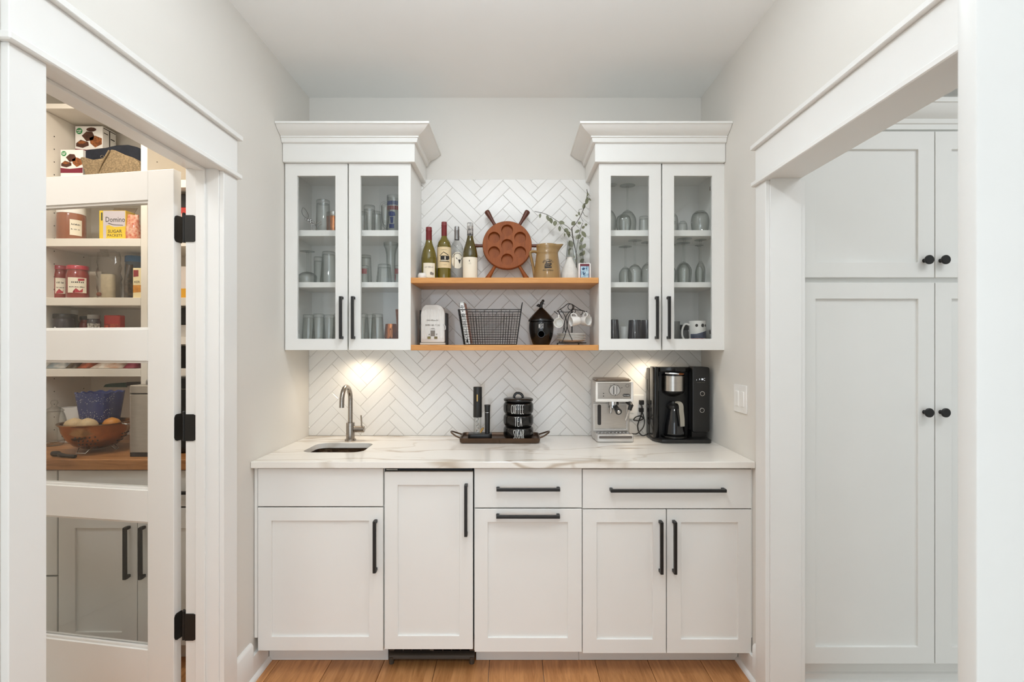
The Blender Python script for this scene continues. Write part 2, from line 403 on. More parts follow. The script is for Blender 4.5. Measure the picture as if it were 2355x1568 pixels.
# side walls
b = MB(); b.box(-1.222, XL, 1.966, YB, 0, ZC); b.box(-1.222, XL, 0.75, 1.206, 0, ZC); b.box(-1.222, XL, 1.206, 1.966, 2.08, ZC)
struct(b.build('wall_left', M['wall'], smooth=False))
b = MB(); b.box(XR, 1.153, 2.079, YB, 0, ZC); b.box(XR, 1.153, 0.55, 1.15, 0, ZC); b.box(XR, 1.153, 1.15, 2.079, 2.08, ZC)
struct(b.build('wall_right', M['wall'], smooth=False))
b = MB(); b.box(-2.68, -2.60, -5.45, 0.69, 0, ZC); struct(b.build('wall_light_block_left', M['wall'], smooth=False))  # unseen wall added to cut sky light falling on the entry casing
b = MB(); b.box(2.60, 2.68, -5.45, 0.60, 0, ZC); struct(b.build('wall_light_block_right', M['wall'], smooth=False))  # matching light blocker on the other side, also added out of view
b = MB(); b.box(.665, XR, 0.627, 0.75, 0, ZC)
we = struct(b.build('wall_entry', M['wall'], smooth=False))
b = MB(); b.box(.534, .70, 0.600, 0.627, 0, ZC); b.build('casing', M['entry'], we, bevel=.003, seg=2)
b = MB(); b.box(-2.50, -2.42, 0.7, 2.95, 0, ZC); b.box(-2.42, -1.222, 0.7, 0.78, 0, ZC)
struct(b.build('wall_pantry_side', M['pwall'], smooth=False))
b = MB(); b.box(-2.50, -1.222, 2.86, 2.95, 0, ZC); struct(b.build('wall_pantry_back', M['pwall'], smooth=False))
b = MB(); b.box(1.153, 3.6, 2.80, 2.9, 0, ZC); b.box(3.5, 3.6, -0.2, 2.8, 0, ZC)
struct(b.build('wall_side_room', M['wall'], smooth=False))

def door_trim(name, xs, sg, y0, y1, far, near, cas=0.093, stop=True):
    """cased opening in a side wall: xs = wall face, sg = +1 when the room lies towards +x"""
    r = sempty(name)
    def bx(nm, xa, xb, ya, yb, za, zb, bev=0.0015):
        q = MB(); q.box(min(xa, xb), max(xa, xb), ya, yb, za, zb); return q.build(nm, M['trim'], r, bevel=bev)
    bx('casing', xs, xs + sg * .018, y1 + .003, far, 0, 2.059); bx('casing', xs, xs + sg * .018, near, y0 - .003, 0, 2.059)
    bx('fillet', xs, xs + sg * .033, near - .013, far + .013, 2.059, 2.078, .003); bx('header', xs, xs + sg * .019, near, far, 2.078, 2.211)
    bx('cap', xs, xs + sg * .035, near - .014, far + .014, 2.211, 2.230, .002)
    d = xs - sg * .1235
    bx('jamb', d, xs, y1, y1 + .012, 0, 2.067, .001); bx('jamb', d, xs, y0 - .012, y0, 0, 2.067, .001); bx('head_jamb', d, xs, y0 - .012, y1 + .012, 2.067, 2.08, .001)
    if stop:
        a, c = xs - sg * .081, xs - sg * .047
        bx('door_stop', a, c, y1 - .011, y1, 0, 2.067); bx('door_stop', a, c, y0, y0 + .011, 0, 2.067); bx('door_stop', a, c, y0 + .011, y1 - .011, 2.056, 2.067)
    for ya, yb in (((y1 + .003, far), (near, y0 - .003)) if not stop else ((near, y0 - .003),)):   # casing of the far side
        bx('casing', xs - sg * .122, xs - sg * .140, ya, yb, 0, 2.059)
    return r
door_trim('trim_1', XL, 1, 1.216, 1.955, 2.053, 1.121)
door_trim('trim_2', XR, -1, 1.15, 2.066, 2.153, 1.06, stop=False)
def baseboard(name, x0, sg, ya, yb):
    r = sempty(name)
    P = [(0, 0), (.015, 0), (.015, .142), (.011, .150), (.006, .156), (0, .156)]
    q = MB(); q.prism(P, lambda u, v, d: (x0 + sg * u, d, v), ya, 2.188); q.prism([(0, 0), (.015, 0), (.015, .098), (0, .098)], lambda u, v, d: (x0 + sg * u, d, v), 2.188, yb)
    q.build('board', M['trim'], r)
    q = MB(); q.prism([(.015, 0), (.029, 0), (.027, .009), (.021, .016), (.015, .018)], lambda u, v, d: (x0 + sg * u, d, v), ya, yb - .0); q.build('shoe_moulding', M['trim'], r)
baseboard('baseboard_left', XL, 1, 2.054, 2.326)
baseboard('baseboard_right', XR, -1, 2.154, 2.326)

# ------------------------------------------------------------------ cabinet building
def ring(mb, o, i, yf, t, mi=0):
    """rectangular frame: o, i = (x0, x1, z0, z1) outer and inner"""
    def c(r, y): return [(r[0], y, r[2]), (r[1], y, r[2]), (r[1], y, r[3]), (r[0], y, r[3])]
    vs = c(o, yf) + c(i, yf) + c(o, yf + t) + c(i, yf + t); fs = []
    for k in range(4):
        j = (k + 1) % 4
        fs += [(k, j, 4 + j, 4 + k), (8 + k, 12 + k, 12 + j, 8 + j), (k, 8 + k, 8 + j, j), (4 + k, 4 + j, 12 + j, 12 + k)]
    return mb.add(vs, fs, mi)
def pxr(r, Y): return (X(r[0], Y), X(r[1], Y), Z(r[3], Y), Z(r[2], Y))
def pull(parent, x, z, L, yf, vert=True, w=.0125, proj=.034):
    b = MB(parent); h = w / 2; y1 = yf - proj
    if vert:
        b.box(x - h, x + h, y1, y1 + w, z - L / 2, z + L / 2)
        for s in (-1, 1): zz = z + s * (L / 2 - h); b.box(x - h, x + h, y1 + w, yf, zz - h, zz + h)
    else:
        b.box(x - L / 2, x + L / 2, y1, y1 + w, z - h, z + h)
        for s in (-1, 1): xx = x + s * (L / 2 - h); b.box(xx - h, xx + h, y1 + w, yf, z - h, z + h)
    return b.build('handle', M['black'], parent, bevel=.0012)
def shaker(parent, rect, prect, yf, t=.02, glass=False, name='door', rec=.0085):
    b = MB(parent); ring(b, rect, prect, yf, t)
    d = b.build(name, M['cab'], parent, bevel=.0011)
    p = MB(parent)
    if glass:
        p.box(prect[0] - .004, prect[1] + .004, yf + .010, yf + .014, prect[2] - .004, prect[3] + .004); p.build('pane', M['pane'], d, smooth=False)
    else:
        p.box(prect[0], prect[1], yf + rec, yf + t - .003, prect[2], prect[3]); p.build('panel', M['cab'], d, smooth=False)
    return d
def slab(parent, rect, yf, t=.02, name='drawer'):
    b = MB(parent); b.box(rect[0], rect[1], yf, yf + t, rect[2], rect[3]); return b.build(name, M['cab'], parent, bevel=.0011)
YF = 2.216
def base_carcass(t, x0, x1, toe=True, tx0=None, tx1=None):
    b = MB(t); y0, y1, z0, z1 = YF + .0205, 2.815, .098, .886; s = .018
    b.box(x0, x0 + s, y0, y1, z0, z1); b.box(x1 - s, x1, y0, y1, z0, z1); b.box(x0 + s, x1 - s, y0, y1, z0, z0 + s); b.box(x0 + s, x1 - s, y1 - .008, y1, z0 + s, z1); b.box(x0 + s, x1 - s, y0, y0 + .06, z1 - s, z1)
    b.build('carcass', M['cab'], t, smooth=False)
    if toe:
        b = MB(t); b.box(x0 if tx0 is None else tx0, x1 if tx1 is None else tx1, 2.327, 2.343, 0.001, .098); b.build('toe_kick', M['cab'], t, bevel=.001)

# sink base
t = thing('sink_cabinet', (-.815, 2.5, 0), 'white shaker base cabinet under the sink, false drawer front above one wide door', 'cabinet', 'white base cabinets under the countertop')
base_carcass(t, -1.082, -.5465, tx0=-1.084, tx1=X(893, 2.327))
slab(t, pxr((593, 881, 1077.5, 1164), YF), YF, name='false_drawer_front')
d = shaker(t, pxr((593, 881, 1167, 1496), YF), pxr((624.5, 848.5, 1197.5, 1464), YF), YF); pull(d, -.578, .558, .216, YF)
b = MB(t); b.box(-1.0975, -1.0835, YF + .004, YF + .022, .16, .886); b.build('filler_strip', M['cab'], t, bevel=.001)
# beverage fridge with a cabinet front
t = thing('undercounter_fridge', (-.355, 2.5, 0), 'undercounter fridge behind a tall white shaker panel, dark vent grille at the floor', 'fridge')
b = MB(t); b.box(-.540, -.168, YF + .03, 2.80, .11, .884); b.build('body', M['blackp'], t, bevel=.003)
d = shaker(t, pxr((884.5, 1087.5, 1085, 1493), YF), pxr((915, 1056.5, 1115.5, 1462), YF), YF); pull(d, X(1071, 2.185), .7105, .216, YF)
b = MB(t); b.box(-.538, -.49, YF + .012, YF + .03, .872, .876); b.build('hinge_bracket', M['nickel'], t)
Yg = 2.300
b = MB(t)
gx0, gx1 = X(895, Yg), X(1091, Yg); zt, zb = .118, .020
b.box(gx0, gx1, Yg + .012, Yg + .03, zb, zt, 1)
b.box(gx0, gx1, Yg, Yg + .012, zb, .058); b.box(gx0, gx0 + .022, Yg, Yg + .012, .058, zt); b.box(gx1 - .022, gx1, Yg, Yg + .012, .058, zt)
xm = (gx0 + gx1) / 2; b.box(xm - .009, xm + .009, Yg, Yg + .012, .058, zt)
for a, c in ((gx0 + .022, xm - .009), (xm + .009, gx1 - .022)):
    for k in range(1, 4): xx = a + (c - a) * k / 4; b.box(xx - .002, xx + .002, Yg, Yg + .011, .058, zt)
    b.box(a, c, Yg, Yg + .010, .078, .082)
b.build('vent_grille', [M['grille'], M['blackp']], t, bevel=.001)
for xx in (gx0 + .009, gx1 - .012):
    b = MB(t); b.cyl((xx, Yg + .006, 0.0), (xx, Yg + .006, .03), .011, 10); b.build('foot', M['grille'], t)
# pull-out cabinet
t = thing('pullout_cabinet', (.068, 2.5, 0), 'white base cabinet beside the fridge, horizontal bar handles on both drawer and door', 'cabinet', 'white base cabinets under the countertop')
base_carcass(t, -.163, .2965, tx0=X(1095, 2.327))
d = slab(t, pxr((1091.5, 1338, 1077.5, 1167), YF), YF); pull(d, X(1215, 2.185), Z(1126.5, 2.185), .267, YF, False)
d = shaker(t, pxr((1091.5, 1338, 1170, 1499), YF), pxr((1122, 1305.5, 1201, 1466.5), YF), YF); pull(d, X(1214.5, 2.185), Z(1189, 2.185), .267, YF, False)
# double door base
t = thing('double_door_cabinet', (.66, 2.5, 0), 'wide white base cabinet with one long drawer above two doors, below the coffee machines', 'cabinet', 'white base cabinets under the countertop')
base_carcass(t, .2975, 1.0165, tx1=1.006)
d = slab(t, pxr((1340, 1728, 1079, 1169), YF), YF); pull(d, X(1538, 2.185), Z(1129, 2.185), .486, YF, False)
d = shaker(t, pxr((1340, 1531.7, 1171.5, 1502), YF), pxr((1372.5, 1501, 1201.5, 1470), YF), YF); pull(d, X(1522.5, 2.185), Z(1261, 2.185), .219, YF)
d = shaker(t, pxr((1534, 1728, 1171.5, 1502), YF), pxr((1566.5, 1697, 1201.5, 1470), YF), YF); pull(d, X(1554, 2.185), Z(1261, 2.185), .219, YF)
b = MB(t); b.box(1.0172, 1.0215, YF + .004, YF + .022, .16, .886); b.build('filler_strip', M['cab'], t, bevel=.001)
# countertop
hole = rrect(-.970, -.689, 2.387, 2.618, .05)
b = MB(); plate(b, [(XL + .001, 2.191), (XR - .001, 2.191), (XR - .001, 2.819), (XL + .001, 2.819)], [hole], lambda u, v, d: (u, v, d), .888, .915)
o = b.build('countertop', M['quartz'], bevel=.0016); tag(o, 'glossy white quartz countertop with gray veins over the base cabinets', 'countertop')
t = thing('bar_sink', (-.83, 2.50, .75), 'small hammered dark bronze sink set under the countertop', 'sink')
b = MB(t); lv = [(.012, .8872), (-.002, .8872), (-.010, .80), (-.030, .765), (-.075, .758)]
prev = None; vs = []; fs = []; n = 24
for off, z in lv:
    L_ = rrect(-.970 - off, -.689 + off, 2.387 - off, 2.618 + off, max(.05 + off, .012)); n = len(L_)
    vs += [(u, v, z) for u, v in L_]
for k in range(len(lv) - 1):
    fs += [(k * n + i, k * n + (i + 1) % n, (k + 1) * n + (i + 1) % n, (k + 1) * n + i) for i in range(n)]
fs.append(tuple((len(lv) - 1) * n + i for i in range(n)))
b.add(vs, fs); b.build('basin', M['sink'], t, ang=60)
b = MB(t); b.lathe([(0, .7585), (.028, .7585), (.030, .761), (.022, .7625), (0, .7615)], (-.83, 2.50, 0), 18); b.build('drain', M['nickel'], t)
# faucet
fx, fy, z0 = -.832, 2.683, .915
t = thing('faucet', (fx, fy, z0), 'brushed nickel gooseneck faucet with side lever behind the sink', 'faucet')
b = MB(t); b.lathe([(0, 0), (.0285, 0), (.0285, .005), (.026, .008), (.0215, .009), (.0215, .089), (.0205, .092), (0, .092)], (fx, fy, z0), 24); b.build('body', M['nickel'], t)
pts = [(fx, fy, z0 + .09), (fx, fy, z0 + .15), (fx, fy, 1.125)]
R = .0675
for k in range(0, 13): a = math.pi * k / 12; pts.append((fx, fy - R + R * math.cos(a), 1.128 + R * math.sin(a)))
pts += [(fx, fy - 2 * R - .001, 1.11), (fx, fy - 2 * R - .002, 1.099)]
b = MB(t); b.tube(pts, .0117, 16); b.build('spout', M['nickel'], t, ang=50)
b = MB(t); b.cyl((fx + .018, fy, z0 + .058), (fx + .072, fy, z0 + .058), .0165, 18); b.build('valve', M['nickel'], t, bevel=.002)
b = MB(t); b.tube([(fx + .058, fy, z0 + .066), (fx + .058, fy - .004, z0 + .10), (fx + .058, fy - .012, z0 + .13)], .0042, 8); b.build('lever', M['nickel'], t)

# upper glass-front cabinets
UZ0, UZ1, UY, DY = 1.381, 2.280, 2.537, 2.515
def upper(name, x0, x1, label, doors, sg):
    t = thing(name, ((x0 + x1) / 2, 2.67, UZ0), label, 'cabinet', 'white glass-front wall cabinets')
    s = .017; b = MB(t)
    b.box(x0, x0 + s, UY, 2.8195, UZ0, UZ1); b.box(x1 - s, x1, UY, 2.8195, UZ0, UZ1); b.box(x0 + s, x1 - s, UY, 2.8195, UZ0, UZ0 + s); b.box(x0 + s, x1 - s, UY, 2.8195, UZ1 - s, UZ1); b.box(x0 + s, x1 - s, 2.812, 2.8195, UZ0 + s, UZ1 - s)
    b.build('carcass', M['cab'], t, smooth=False)
    for za, zb_ in ((1.940, 1.9695), (1.688, 1.7140)):
        b = MB(t); b.box(x0 + s + .0008, x1 - s - .0008, 2.562, 2.811, za, zb_); b.build('shelf', M['cab'], t, bevel=.0012)
    for r, g, hx in doors:
        d = shaker(t, pxr(r, DY), pxr(g, DY), DY, glass=True); pull(d, X(hx, DY - .034), Z(730, DY - .034), .203, DY, True, .0125)
    # frieze and crown
    fa, fb = (x0, x1 + .024) if sg > 0 else (x1, x0 - .022)     # wall end, free end
    b = MB(t); b.box(min(fa, fb), max(fa, fb), 2.495, 2.8195, 2.2812, 2.370); b.build('frieze', M['cab'], t, bevel=.0015)
    prof = [(-.004, 2.369), (.008, 2.3695), (.0125, 2.371), (.0165, 2.386), (.017, 2.389), (.0225, 2.391), (.0225, 2.397), (.027, 2.399), (.038, 2.4035), (.052, 2.4105), (.064, 2.419), (.073, 2.4275), (.076, 2.4305), (.082, 2.4315), (.082, 2.441), (.06, 2.441), (-.004, 2.441)]
    vs = []; fs = []; n = len(prof)
    for p, z in prof: vs.append((fa, 2.495 - p, z))
    for p, z in prof: vs.append((fb + sg * p, 2.495 - p, z))
    for p, z in prof: vs.append((fb + sg * p, 2.8195, z))
    for k in (0, 1): fs += [(k * n + i, k * n + (i + 1) % n, (k + 1) * n + (i + 1) % n, (k + 1) * n + i) for i in range(n)]
    fs += [tuple(range(n)), tuple(2 * n + i for i in range(n - 1, -1, -1))]
    b = MB(t); b.add(vs, fs); b.build('crown_moulding', M['cab'], t, ang=28)
    hxn = x0 + s if sg > 0 else x1 - s
    for zz in (Z(432, 2.56), Z(763, 2.56)):
        b = MB(t); b.box(min(hxn, hxn + sg * .03), max(hxn, hxn + sg * .03), 2.538, 2.575, zz - .011, zz + .011); b.cyl((hxn + sg * .006, 2.582, zz), (hxn + sg * .001, 2.582, zz), .014, 12); b.build('hinge', M['nickel'], t, bevel=.003)
    b = MB(t); xc = -.80 if sg > 0 else .715; b.cyl((xc, 2.70, 1.3765), (xc, 2.70, 1.381), .034, 20); b.build('puck_light', M['white'], t)
    return t
upper('glass_cabinet', -1.098, -.4905, 'white glass-front wall cabinet above the sink holding tumblers and copper mugs',
      [((655.5, 799, 376, 805), (683.5, 771, 404, 779), 782), ((802, 944.5, 376, 805), (829, 916, 404, 779), 809.5)], 1)
upper('glass_cabinet', .4180, 1.0200, 'white glass-front wall cabinet above the coffee machines holding stemware and mugs',
      [((1377.5, 1520.5, 376, 805), (1405, 1493, 404, 779), 1513), ((1523.5, 1666.5, 376, 805), (1550.5, 1638, 404, 779), 1540.5)], -1)
for z0_, z1_, lb in ((1.7045, 1.7310, 'light oak floating shelf carrying the wine bottles and wooden wheel tray'), (1.3795, 1.4060, 'light oak floating shelf carrying the wire basket and black birdhouse')):
    b = MB(); b.box(-.4895, .4170, 2.519, 2.8195, z0_, z1_); o = b.build('floating_shelf', M['oak'], bevel=.0012)
    tag(o, lb, 'shelf', 'oak shelves between the wall cabinets')

# tall cupboard seen through the cased opening
YT = 2.120
t = thing('tall_cupboard', (1.72, 2.4, 0), 'tall white shaker cupboard with black knobs seen through the cased opening', 'cupboard')
b = MB(t); b.box(1.160, 2.275, YT + .021, 2.72, .10, 2.285); b.build('carcass', M['cab'], t, smooth=False)
b = MB(t); b.box(1.160, 2.275, YT + .055, YT + .07, .001, .10); b.build('toe_kick', M['cab'], t)
b = MB(t); b.prism([(0, 0), (.018, 0), (.016, .012), (.006, .018), (.006, .040), (0, .045)], lambda u, v, d: (d, YT + .055 - u, v), 1.160, 2.275); b.build('shoe_moulding', M['cab'], t)
for (a, c, pa, pc, kx, zz) in ((1838, 2149.3, 1876, 2112, 2139, 0), (2151.3, 2461, 2189, 2424, 2177, 0)):
    for (ya, yb, pya, pyb, ky) in ((302, 638, 343, 603, 597), (650, 1526, 687, 1488, 949)):
        d = shaker(t, pxr((a, c, ya, yb), YT), pxr((pa, pc, pya, pyb), YT), YT, rec=.011)
        kz = Z(ky, 2.095); kxx = X(kx, 2.09)
        b = MB(d); b.lathe([(0, 0), (.0085, 0), (.0065, .004), (.006, .014), (.0155, .020), (.0185, .024), (.0185, .029), (.016, .031), (0, .031)], (kxx, YT, kz), 18, 0, Matrix.Rotation(math.pi / 2, 3, 'X')); b.build('knob', M['black'], d)
b = MB(t); prof = [(0, 2.285), (.012, 2.285), (.012, 2.305), (.018, 2.308), (.02, 2.325), (.035, 2.335), (.052, 2.352), (.060, 2.372), (.066, 2.374), (.066, 2.392), (0, 2.392)]
b.prism(prof, lambda u, v, d: (d, YT + .02 - u, v), 1.160, 2.275); b.build('crown_moulding', M['cab'], t, ang=28)

# light switch
t = thing('light_switch', (XR, 2.33, 1.165), 'white two-rocker light switch plate on the wall beside the coffee maker', 'switch')
b = MB(t); b.rbox(XR - .006, XR, 2.266, 2.394, 1.104, 1.228, .006, ax='x'); b.build('plate', M['white'], t, bevel=.0015)
for yc in (2.303, 2.357):
    b = MB(t); b.rbox(XR - .0095, XR - .005, yc - .016, yc + .016, 1.132, 1.200, .003, ax='x'); b.build('rocker', M['white'], t, bevel=.001)

# ------------------------------------------------------------------ print helpers
def text_polys(s, size, align='CENTER'):
    cu = bpy.data.curves.new('txt', 'FONT'); cu.body = s; cu.size = size; cu.align_x = align; cu.align_y = 'CENTER'; cu.resolution_u = 2
    o = bpy.data.objects.new('txt', cu); me = o.to_mesh()
    vs = [(v.co.x, v.co.y) for v in me.vertices]; fs = [list(p.vertices) for p in me.polygons]
    o.to_mesh_clear(); bpy.data.objects.remove(o); bpy.data.curves.remove(cu)
    return vs, fs
def wrapf(R, c, z0, a0=0.0):
    """map (u, v) onto an upright cylinder of radius R (number or function of v), facing the viewer"""
    def f(u, v, d=0.0):
        r = (R(v) if callable(R) else R); a = u / r + a0
        return (c[0] + (r + d) * math.sin(a), c[1] - (r + d) * math.cos(a), z0 + v)
    return f
def flatf(c): return lambda u, v, d=0.0: (c[0] + u, c[1] - d, c[2] + v)
STROKES = {'C': [[(.9, .9), (.6, 1), (.2, .85), (.05, .5), (.2, .12), (.6, 0), (.9, .1)]],
 'O': [[(.5, 1), (.15, .85), (.05, .5), (.15, .15), (.5, 0), (.85, .15), (.95, .5), (.85, .85), (.5, 1)]],
 'F': [[(.2, 0), (.2, 1), (.95, 1)], [(.2, .55), (.75, .55)]], 'E': [[(.95, 1), (.2, 1), (.2, 0), (.95, 0)], [(.2, .55), (.75, .55)]],
 'T': [[(0, 1), (1, 1)], [(.5, 1), (.5, 0)]], 'A': [[(0, 0), (.5, 1), (1, 0)], [(.2, .4), (.8, .4)]],
 'S': [[(.9, .88), (.6, 1), (.25, .9), (.2, .7), (.7, .4), (.8, .2), (.5, 0), (.1, .1)]], 'U': [[(.1, 1), (.1, .2), (.35, 0), (.65, 0), (.9, .2), (.9, 1)]],
 'G': [[(.9, .88), (.55, 1), (.15, .8), (.05, .45), (.25, .05), (.6, 0), (.9, .15), (.9, .45), (.55, .45)]], 'R': [[(.15, 0), (.15, 1), (.6, 1), (.85, .8), (.6, .5), (.15, .5)], [(.5, .5), (.95, 0)]],
 'N': [[(.1, 0), (.1, 1), (.9, 0), (.9, 1)]]}
def strokes(mb, s, w, h, gap, f, r, mi=0):
    W = len(s) * w + (len(s) - 1) * gap; u0 = -W / 2
    for ch in s:
        for st in STROKES[ch]:
            pts = []
            for p, q in zip(st, st[1:]):
                for k in range(4): t = k / 4; pts.append((p[0] + (q[0] - p[0]) * t, p[1] + (q[1] - p[1]) * t))
            pts.append(st[-1]); mb.tube([f(u0 + p[0] * w, -h / 2 + p[1] * h, .0002) for p in pts], r, 5, mi)
        u0 += w + gap
def shape(mb, polys, f, d=0.0006, mi=0):
    """flat printed patches: list of (u, v) polygons"""
    for P in polys:
        us = [p[0] for p in P]; n = max(1, int((max(us) - min(us)) / .005 + .5))
        if n == 1 or f(0, 0, 0)[1] == f(.02, 0, 0)[1]: mb.prism(P, f, 0.0, d, mi); continue
        for k in range(n):
            a = min(us) + (max(us) - min(us)) * k / n; q = clip(list(P), a, a + (max(us) - min(us)) / n, -9, 9)
            if q: mb.prism(q, f, 0.0, d, mi)
def grid_patch(mb, u0, u1, v0, v1, f, nu=10, d=.0005, mi=0):
    vs = []; fs = []
    for j in (0, 1):
        for i in range(nu + 1): vs.append(f(u0 + (u1 - u0) * i / nu, v0 if j == 0 else v1, d))
    fs = [(i, i + 1, nu + 2 + i, nu + 1 + i) for i in range(nu)]
    vs2 = [f(u0 + (u1 - u0) * i / nu, v0 if j == 0 else v1, 0) for j in (0, 1) for i in range(nu + 1)]
    m = len(vs); fs += [tuple(q + m for q in p[::-1]) for p in fs]
    fs += [(i, i + 1, m + i + 1, m + i) for i in range(nu)] + [(nu + 1 + i, m + nu + 1 + i, m + nu + 2 + i, nu + 2 + i) for i in range(nu)]
    fs += [(0, m, m + nu + 1, nu + 1), (nu, 2 * nu + 1, m + 2 * nu + 1, m + nu)]
    mb.add(vs + vs2, fs, mi)
def put_text(mb, s, size, f, du=0, dv=0, d=.0009, mi=0, sx=1.0):
    vs, fs = text_polys(s, size); mb.add([f(u * sx + du, v + dv, d) for u, v in vs], fs, mi)
def dashes(mb, n, w, h, f, v, d=.0009, mi=0, seed=1):
    """a line of illegible small print"""
    rr = random.Random(seed); u = -w / 2; st = w / n
    for k in range(n):
        if rr.random() < .85:
            a = st * rr.uniform(.45, .8); hh = h * rr.uniform(.6, 1.0); mb.add([f(u, v, d), f(u + a, v, d), f(u + a, v + hh, d), f(u, v + hh, d)], [(0, 1, 2, 3)], mi)
        u += st
def rev(pts, n=4):
    """smooth profile through points (Catmull-Rom)"""
    out = []; P = [pts[0]] + list(pts) + [pts[-1]]
    for i in range(1, len(P) - 2):
        p0, p1, p2, p3 = P[i - 1:i + 3]
        for k in range(n):
            t = k / n
            out.append(tuple(.5 * (2 * p1[j] + (p2[j] - p0[j]) * t + (2 * p0[j] - 5 * p1[j] + 4 * p2[j] - p3[j]) * t * t + (3 * p1[j] - p0[j] - 3 * p2[j] + p3[j]) * t ** 3) for j in range(len(p1))))
    out.append(tuple(pts[-1])); return out
S1, S2 = 1.7310, 1.4060      # tops of the two oak shelves

# ------------------------------------------------------------------ wine bottles
def bottle(px, Y, ptop, R, kind, body, cap, label, capf):
    x = X(px, Y); top = Z(ptop, Y); h = top - S1
    t = thing('wine_bottle', (x, Y, S1), label, 'bottle', 'wine bottles on the upper oak shelf')
    if kind == 'burgundy': P = [(R, .006), (R, .40 * h), (R * .99, .44 * h), (R * .83, .56 * h), (R * .56, .67 * h), (R * .41, .75 * h), (R * .37, .82 * h), (R * .36, .985 * h)]
    else: P = [(R, .006), (R, .56 * h), (R * .985, .60 * h), (R * .86, .665 * h), (R * .55, .72 * h), (R * .40, .76 * h), (R * .37, .80 * h), (R * .36, .985 * h)]
    prof = [(0, .004), (R * .75, 0), (R * .94, .001)] + rev(P, 4) + [(0, .985 * h)]
    b = MB(t); b.lathe(prof, (x, Y, S1), 28); b.build('body', body, t, ang=60)
    c0 = (1 - capf) * h; rc = R * .40
    b = MB(t); b.lathe([(R * .385, c0), (rc, c0 + .001), (rc * .98, h - .022), (rc * 1.03, h - .021), (rc * 1.03, h - .014), (rc * .98, h - .013), (rc * .98, h - .002), (rc * .9, h), (0, h)], (x, Y, S1), 24); b.build('capsule', cap, t, ang=50)
    return t, x, h
t, x, h = bottle(986.4, 2.70, 522.7, .0395, 'burgundy', M['olive'], M['red'], 'green wine bottle with burgundy cap and low cream label, beside the small white cup', .25)
f = wrapf(.0397, (x, 2.70), S1, .15)
b = MB(t); grid_patch(b, -.030, .034, .014, .0935, f, 10); b.build('label', M['paper'], t)
b = MB(t); put_text(b, 'LA VIEILLE', .0125, f, .001, .072, sx=.8); dashes(b, 12, .044, .0025, f, .018); shape(b, [[(.012 + .007 * math.cos(k), .040 + .009 * math.sin(k)) for k in (0, 1, 2, 3, 4, 5)], [(.021 + .006 * math.cos(k), .038 + .008 * math.sin(k)) for k in (0, 1.2, 2.4, 3.6, 4.8)]], lambda u, v, d: f(u, v, .0006 + d), .0004); b.build('lettering', M['grayink'], t)
fn = wrapf(lambda v: .0370 - (v - .128) * .35, (x, 2.70), S1, .30)
b = MB(t); shape(b, [[(.002 + .019 * math.cos(a) , .140 + .0145 * math.sin(a) + (.003 if abs(math.sin(a)) < .5 else 0)) for a in [k * math.pi / 6 for k in range(12)]]], lambda u, v, d: fn(u, v, d + .0004), .0006); b.build('neck_label', M['paper'], t)
t, x, h = bottle(1021.5, 2.72, 510.8, .0362, 'bordeaux', M['olive'], M['red'], 'tall green wine bottle whose tan label shows a dark barn', .235)
f = wrapf(.0364, (x, 2.72), S1, .13)
b = MB(t); grid_patch(b, -.055, .055, .072, .180, f, 14); b.build('label', M['kraft'], t)
b = MB(t); f2 = lambda u, v, d=0: f(u, v, d + .0006)
shape(b, [[(-.026, .133), (-.022, .133), (-.003, .151), (.022, .136), (.024, .139), (-.003, .1545)], [(-.019, .134), (.028, .134), (.029, .112), (-.019, .112)], [(-.024, .104), (.029, .102), (.029, .106), (-.024, .107)]], f2, .0004)
dashes(b, 14, .036, .0018, f, .163, .0009, 0, 3); dashes(b, 9, .026, .002, f, .086, .0009, 0, 4); b.build('print', M['ink'], t)
b = MB(t); shape(b, [[(-.017, .111), (.014, .111), (.012, .107), (-.017, .107)], [(.002, .131), (.007, .131), (.007, .114), (.002, .114)], [(.024, .118), (.027, .118), (.027, .107), (.024, .107)]], lambda u, v, d=0: f(u, v, d + .0009), .0004); b.build('print', M['paper'], t)
t, x, h = bottle(1050.7, 2.735, 521.3, .0335, 'bordeaux', M['glass'], M['silverfoil'], 'clear wine bottle with silver cap and round cream label', .235)
f = wrapf(.0338, (x, 2.735), S1, .11)
b = MB(t); shape(b, [[(.004 + .034 * math.cos(a), .113 + .043 * math.sin(a)) for a in [k * math.pi / 10 for k in range(20)]]], f, .0006); b.build('label', M['paper'], t)
b = MB(t); f2 = lambda u, v, d=0: f(u, v, d + .0008)
shape(b, [[(.006, .117), (.021, .117), (.0135, .094)], [(-.003, .128), (.004, .118), (.002, .117), (-.005, .124)], [(.028, .128), (.023, .118), (.025, .117), (.030, .124)]], f2, .0004)
for k in range(12):
    a = math.radians(150 - 10 * k); shape(b, [[(.004 + r_ * math.cos(a + q), .113 + (r_ + .008) * math.sin(a + q)) for r_, q in ((.026, 0), (.031, 0), (.031, .1), (.026, .1))]], f2, .0003)
b.build('print', M['ink'], t)
t, x, h = bottle(1081.2, 2.69, 512.5, .0392, 'burgundy', M['olive2'], M['bwfoil'], 'green wine bottle with black-and-white cap and tall plain cream label', .225)
f = wrapf(.0394, (x, 2.69), S1, .08)
b = MB(t); grid_patch(b, -.046, .046, .010, .122, f, 14); b.build('label', M['paper'], t)
b = MB(t); f2 = lambda u, v, d=0: f(u, v, d + .0006)
shape(b, [[(-.005, .107), (-.002, .107), (-.002, .098), (-.005, .098)]], f2, .0004); dashes(b, 4, .008, .0016, f, .092, .0009, 0, 5); dashes(b, 6, .014, .0014, f, .086, .0009, 0, 6); dashes(b, 8, .06, .006, f, .009, .0009, 0, 9); b.build('print', M['ink'], t)
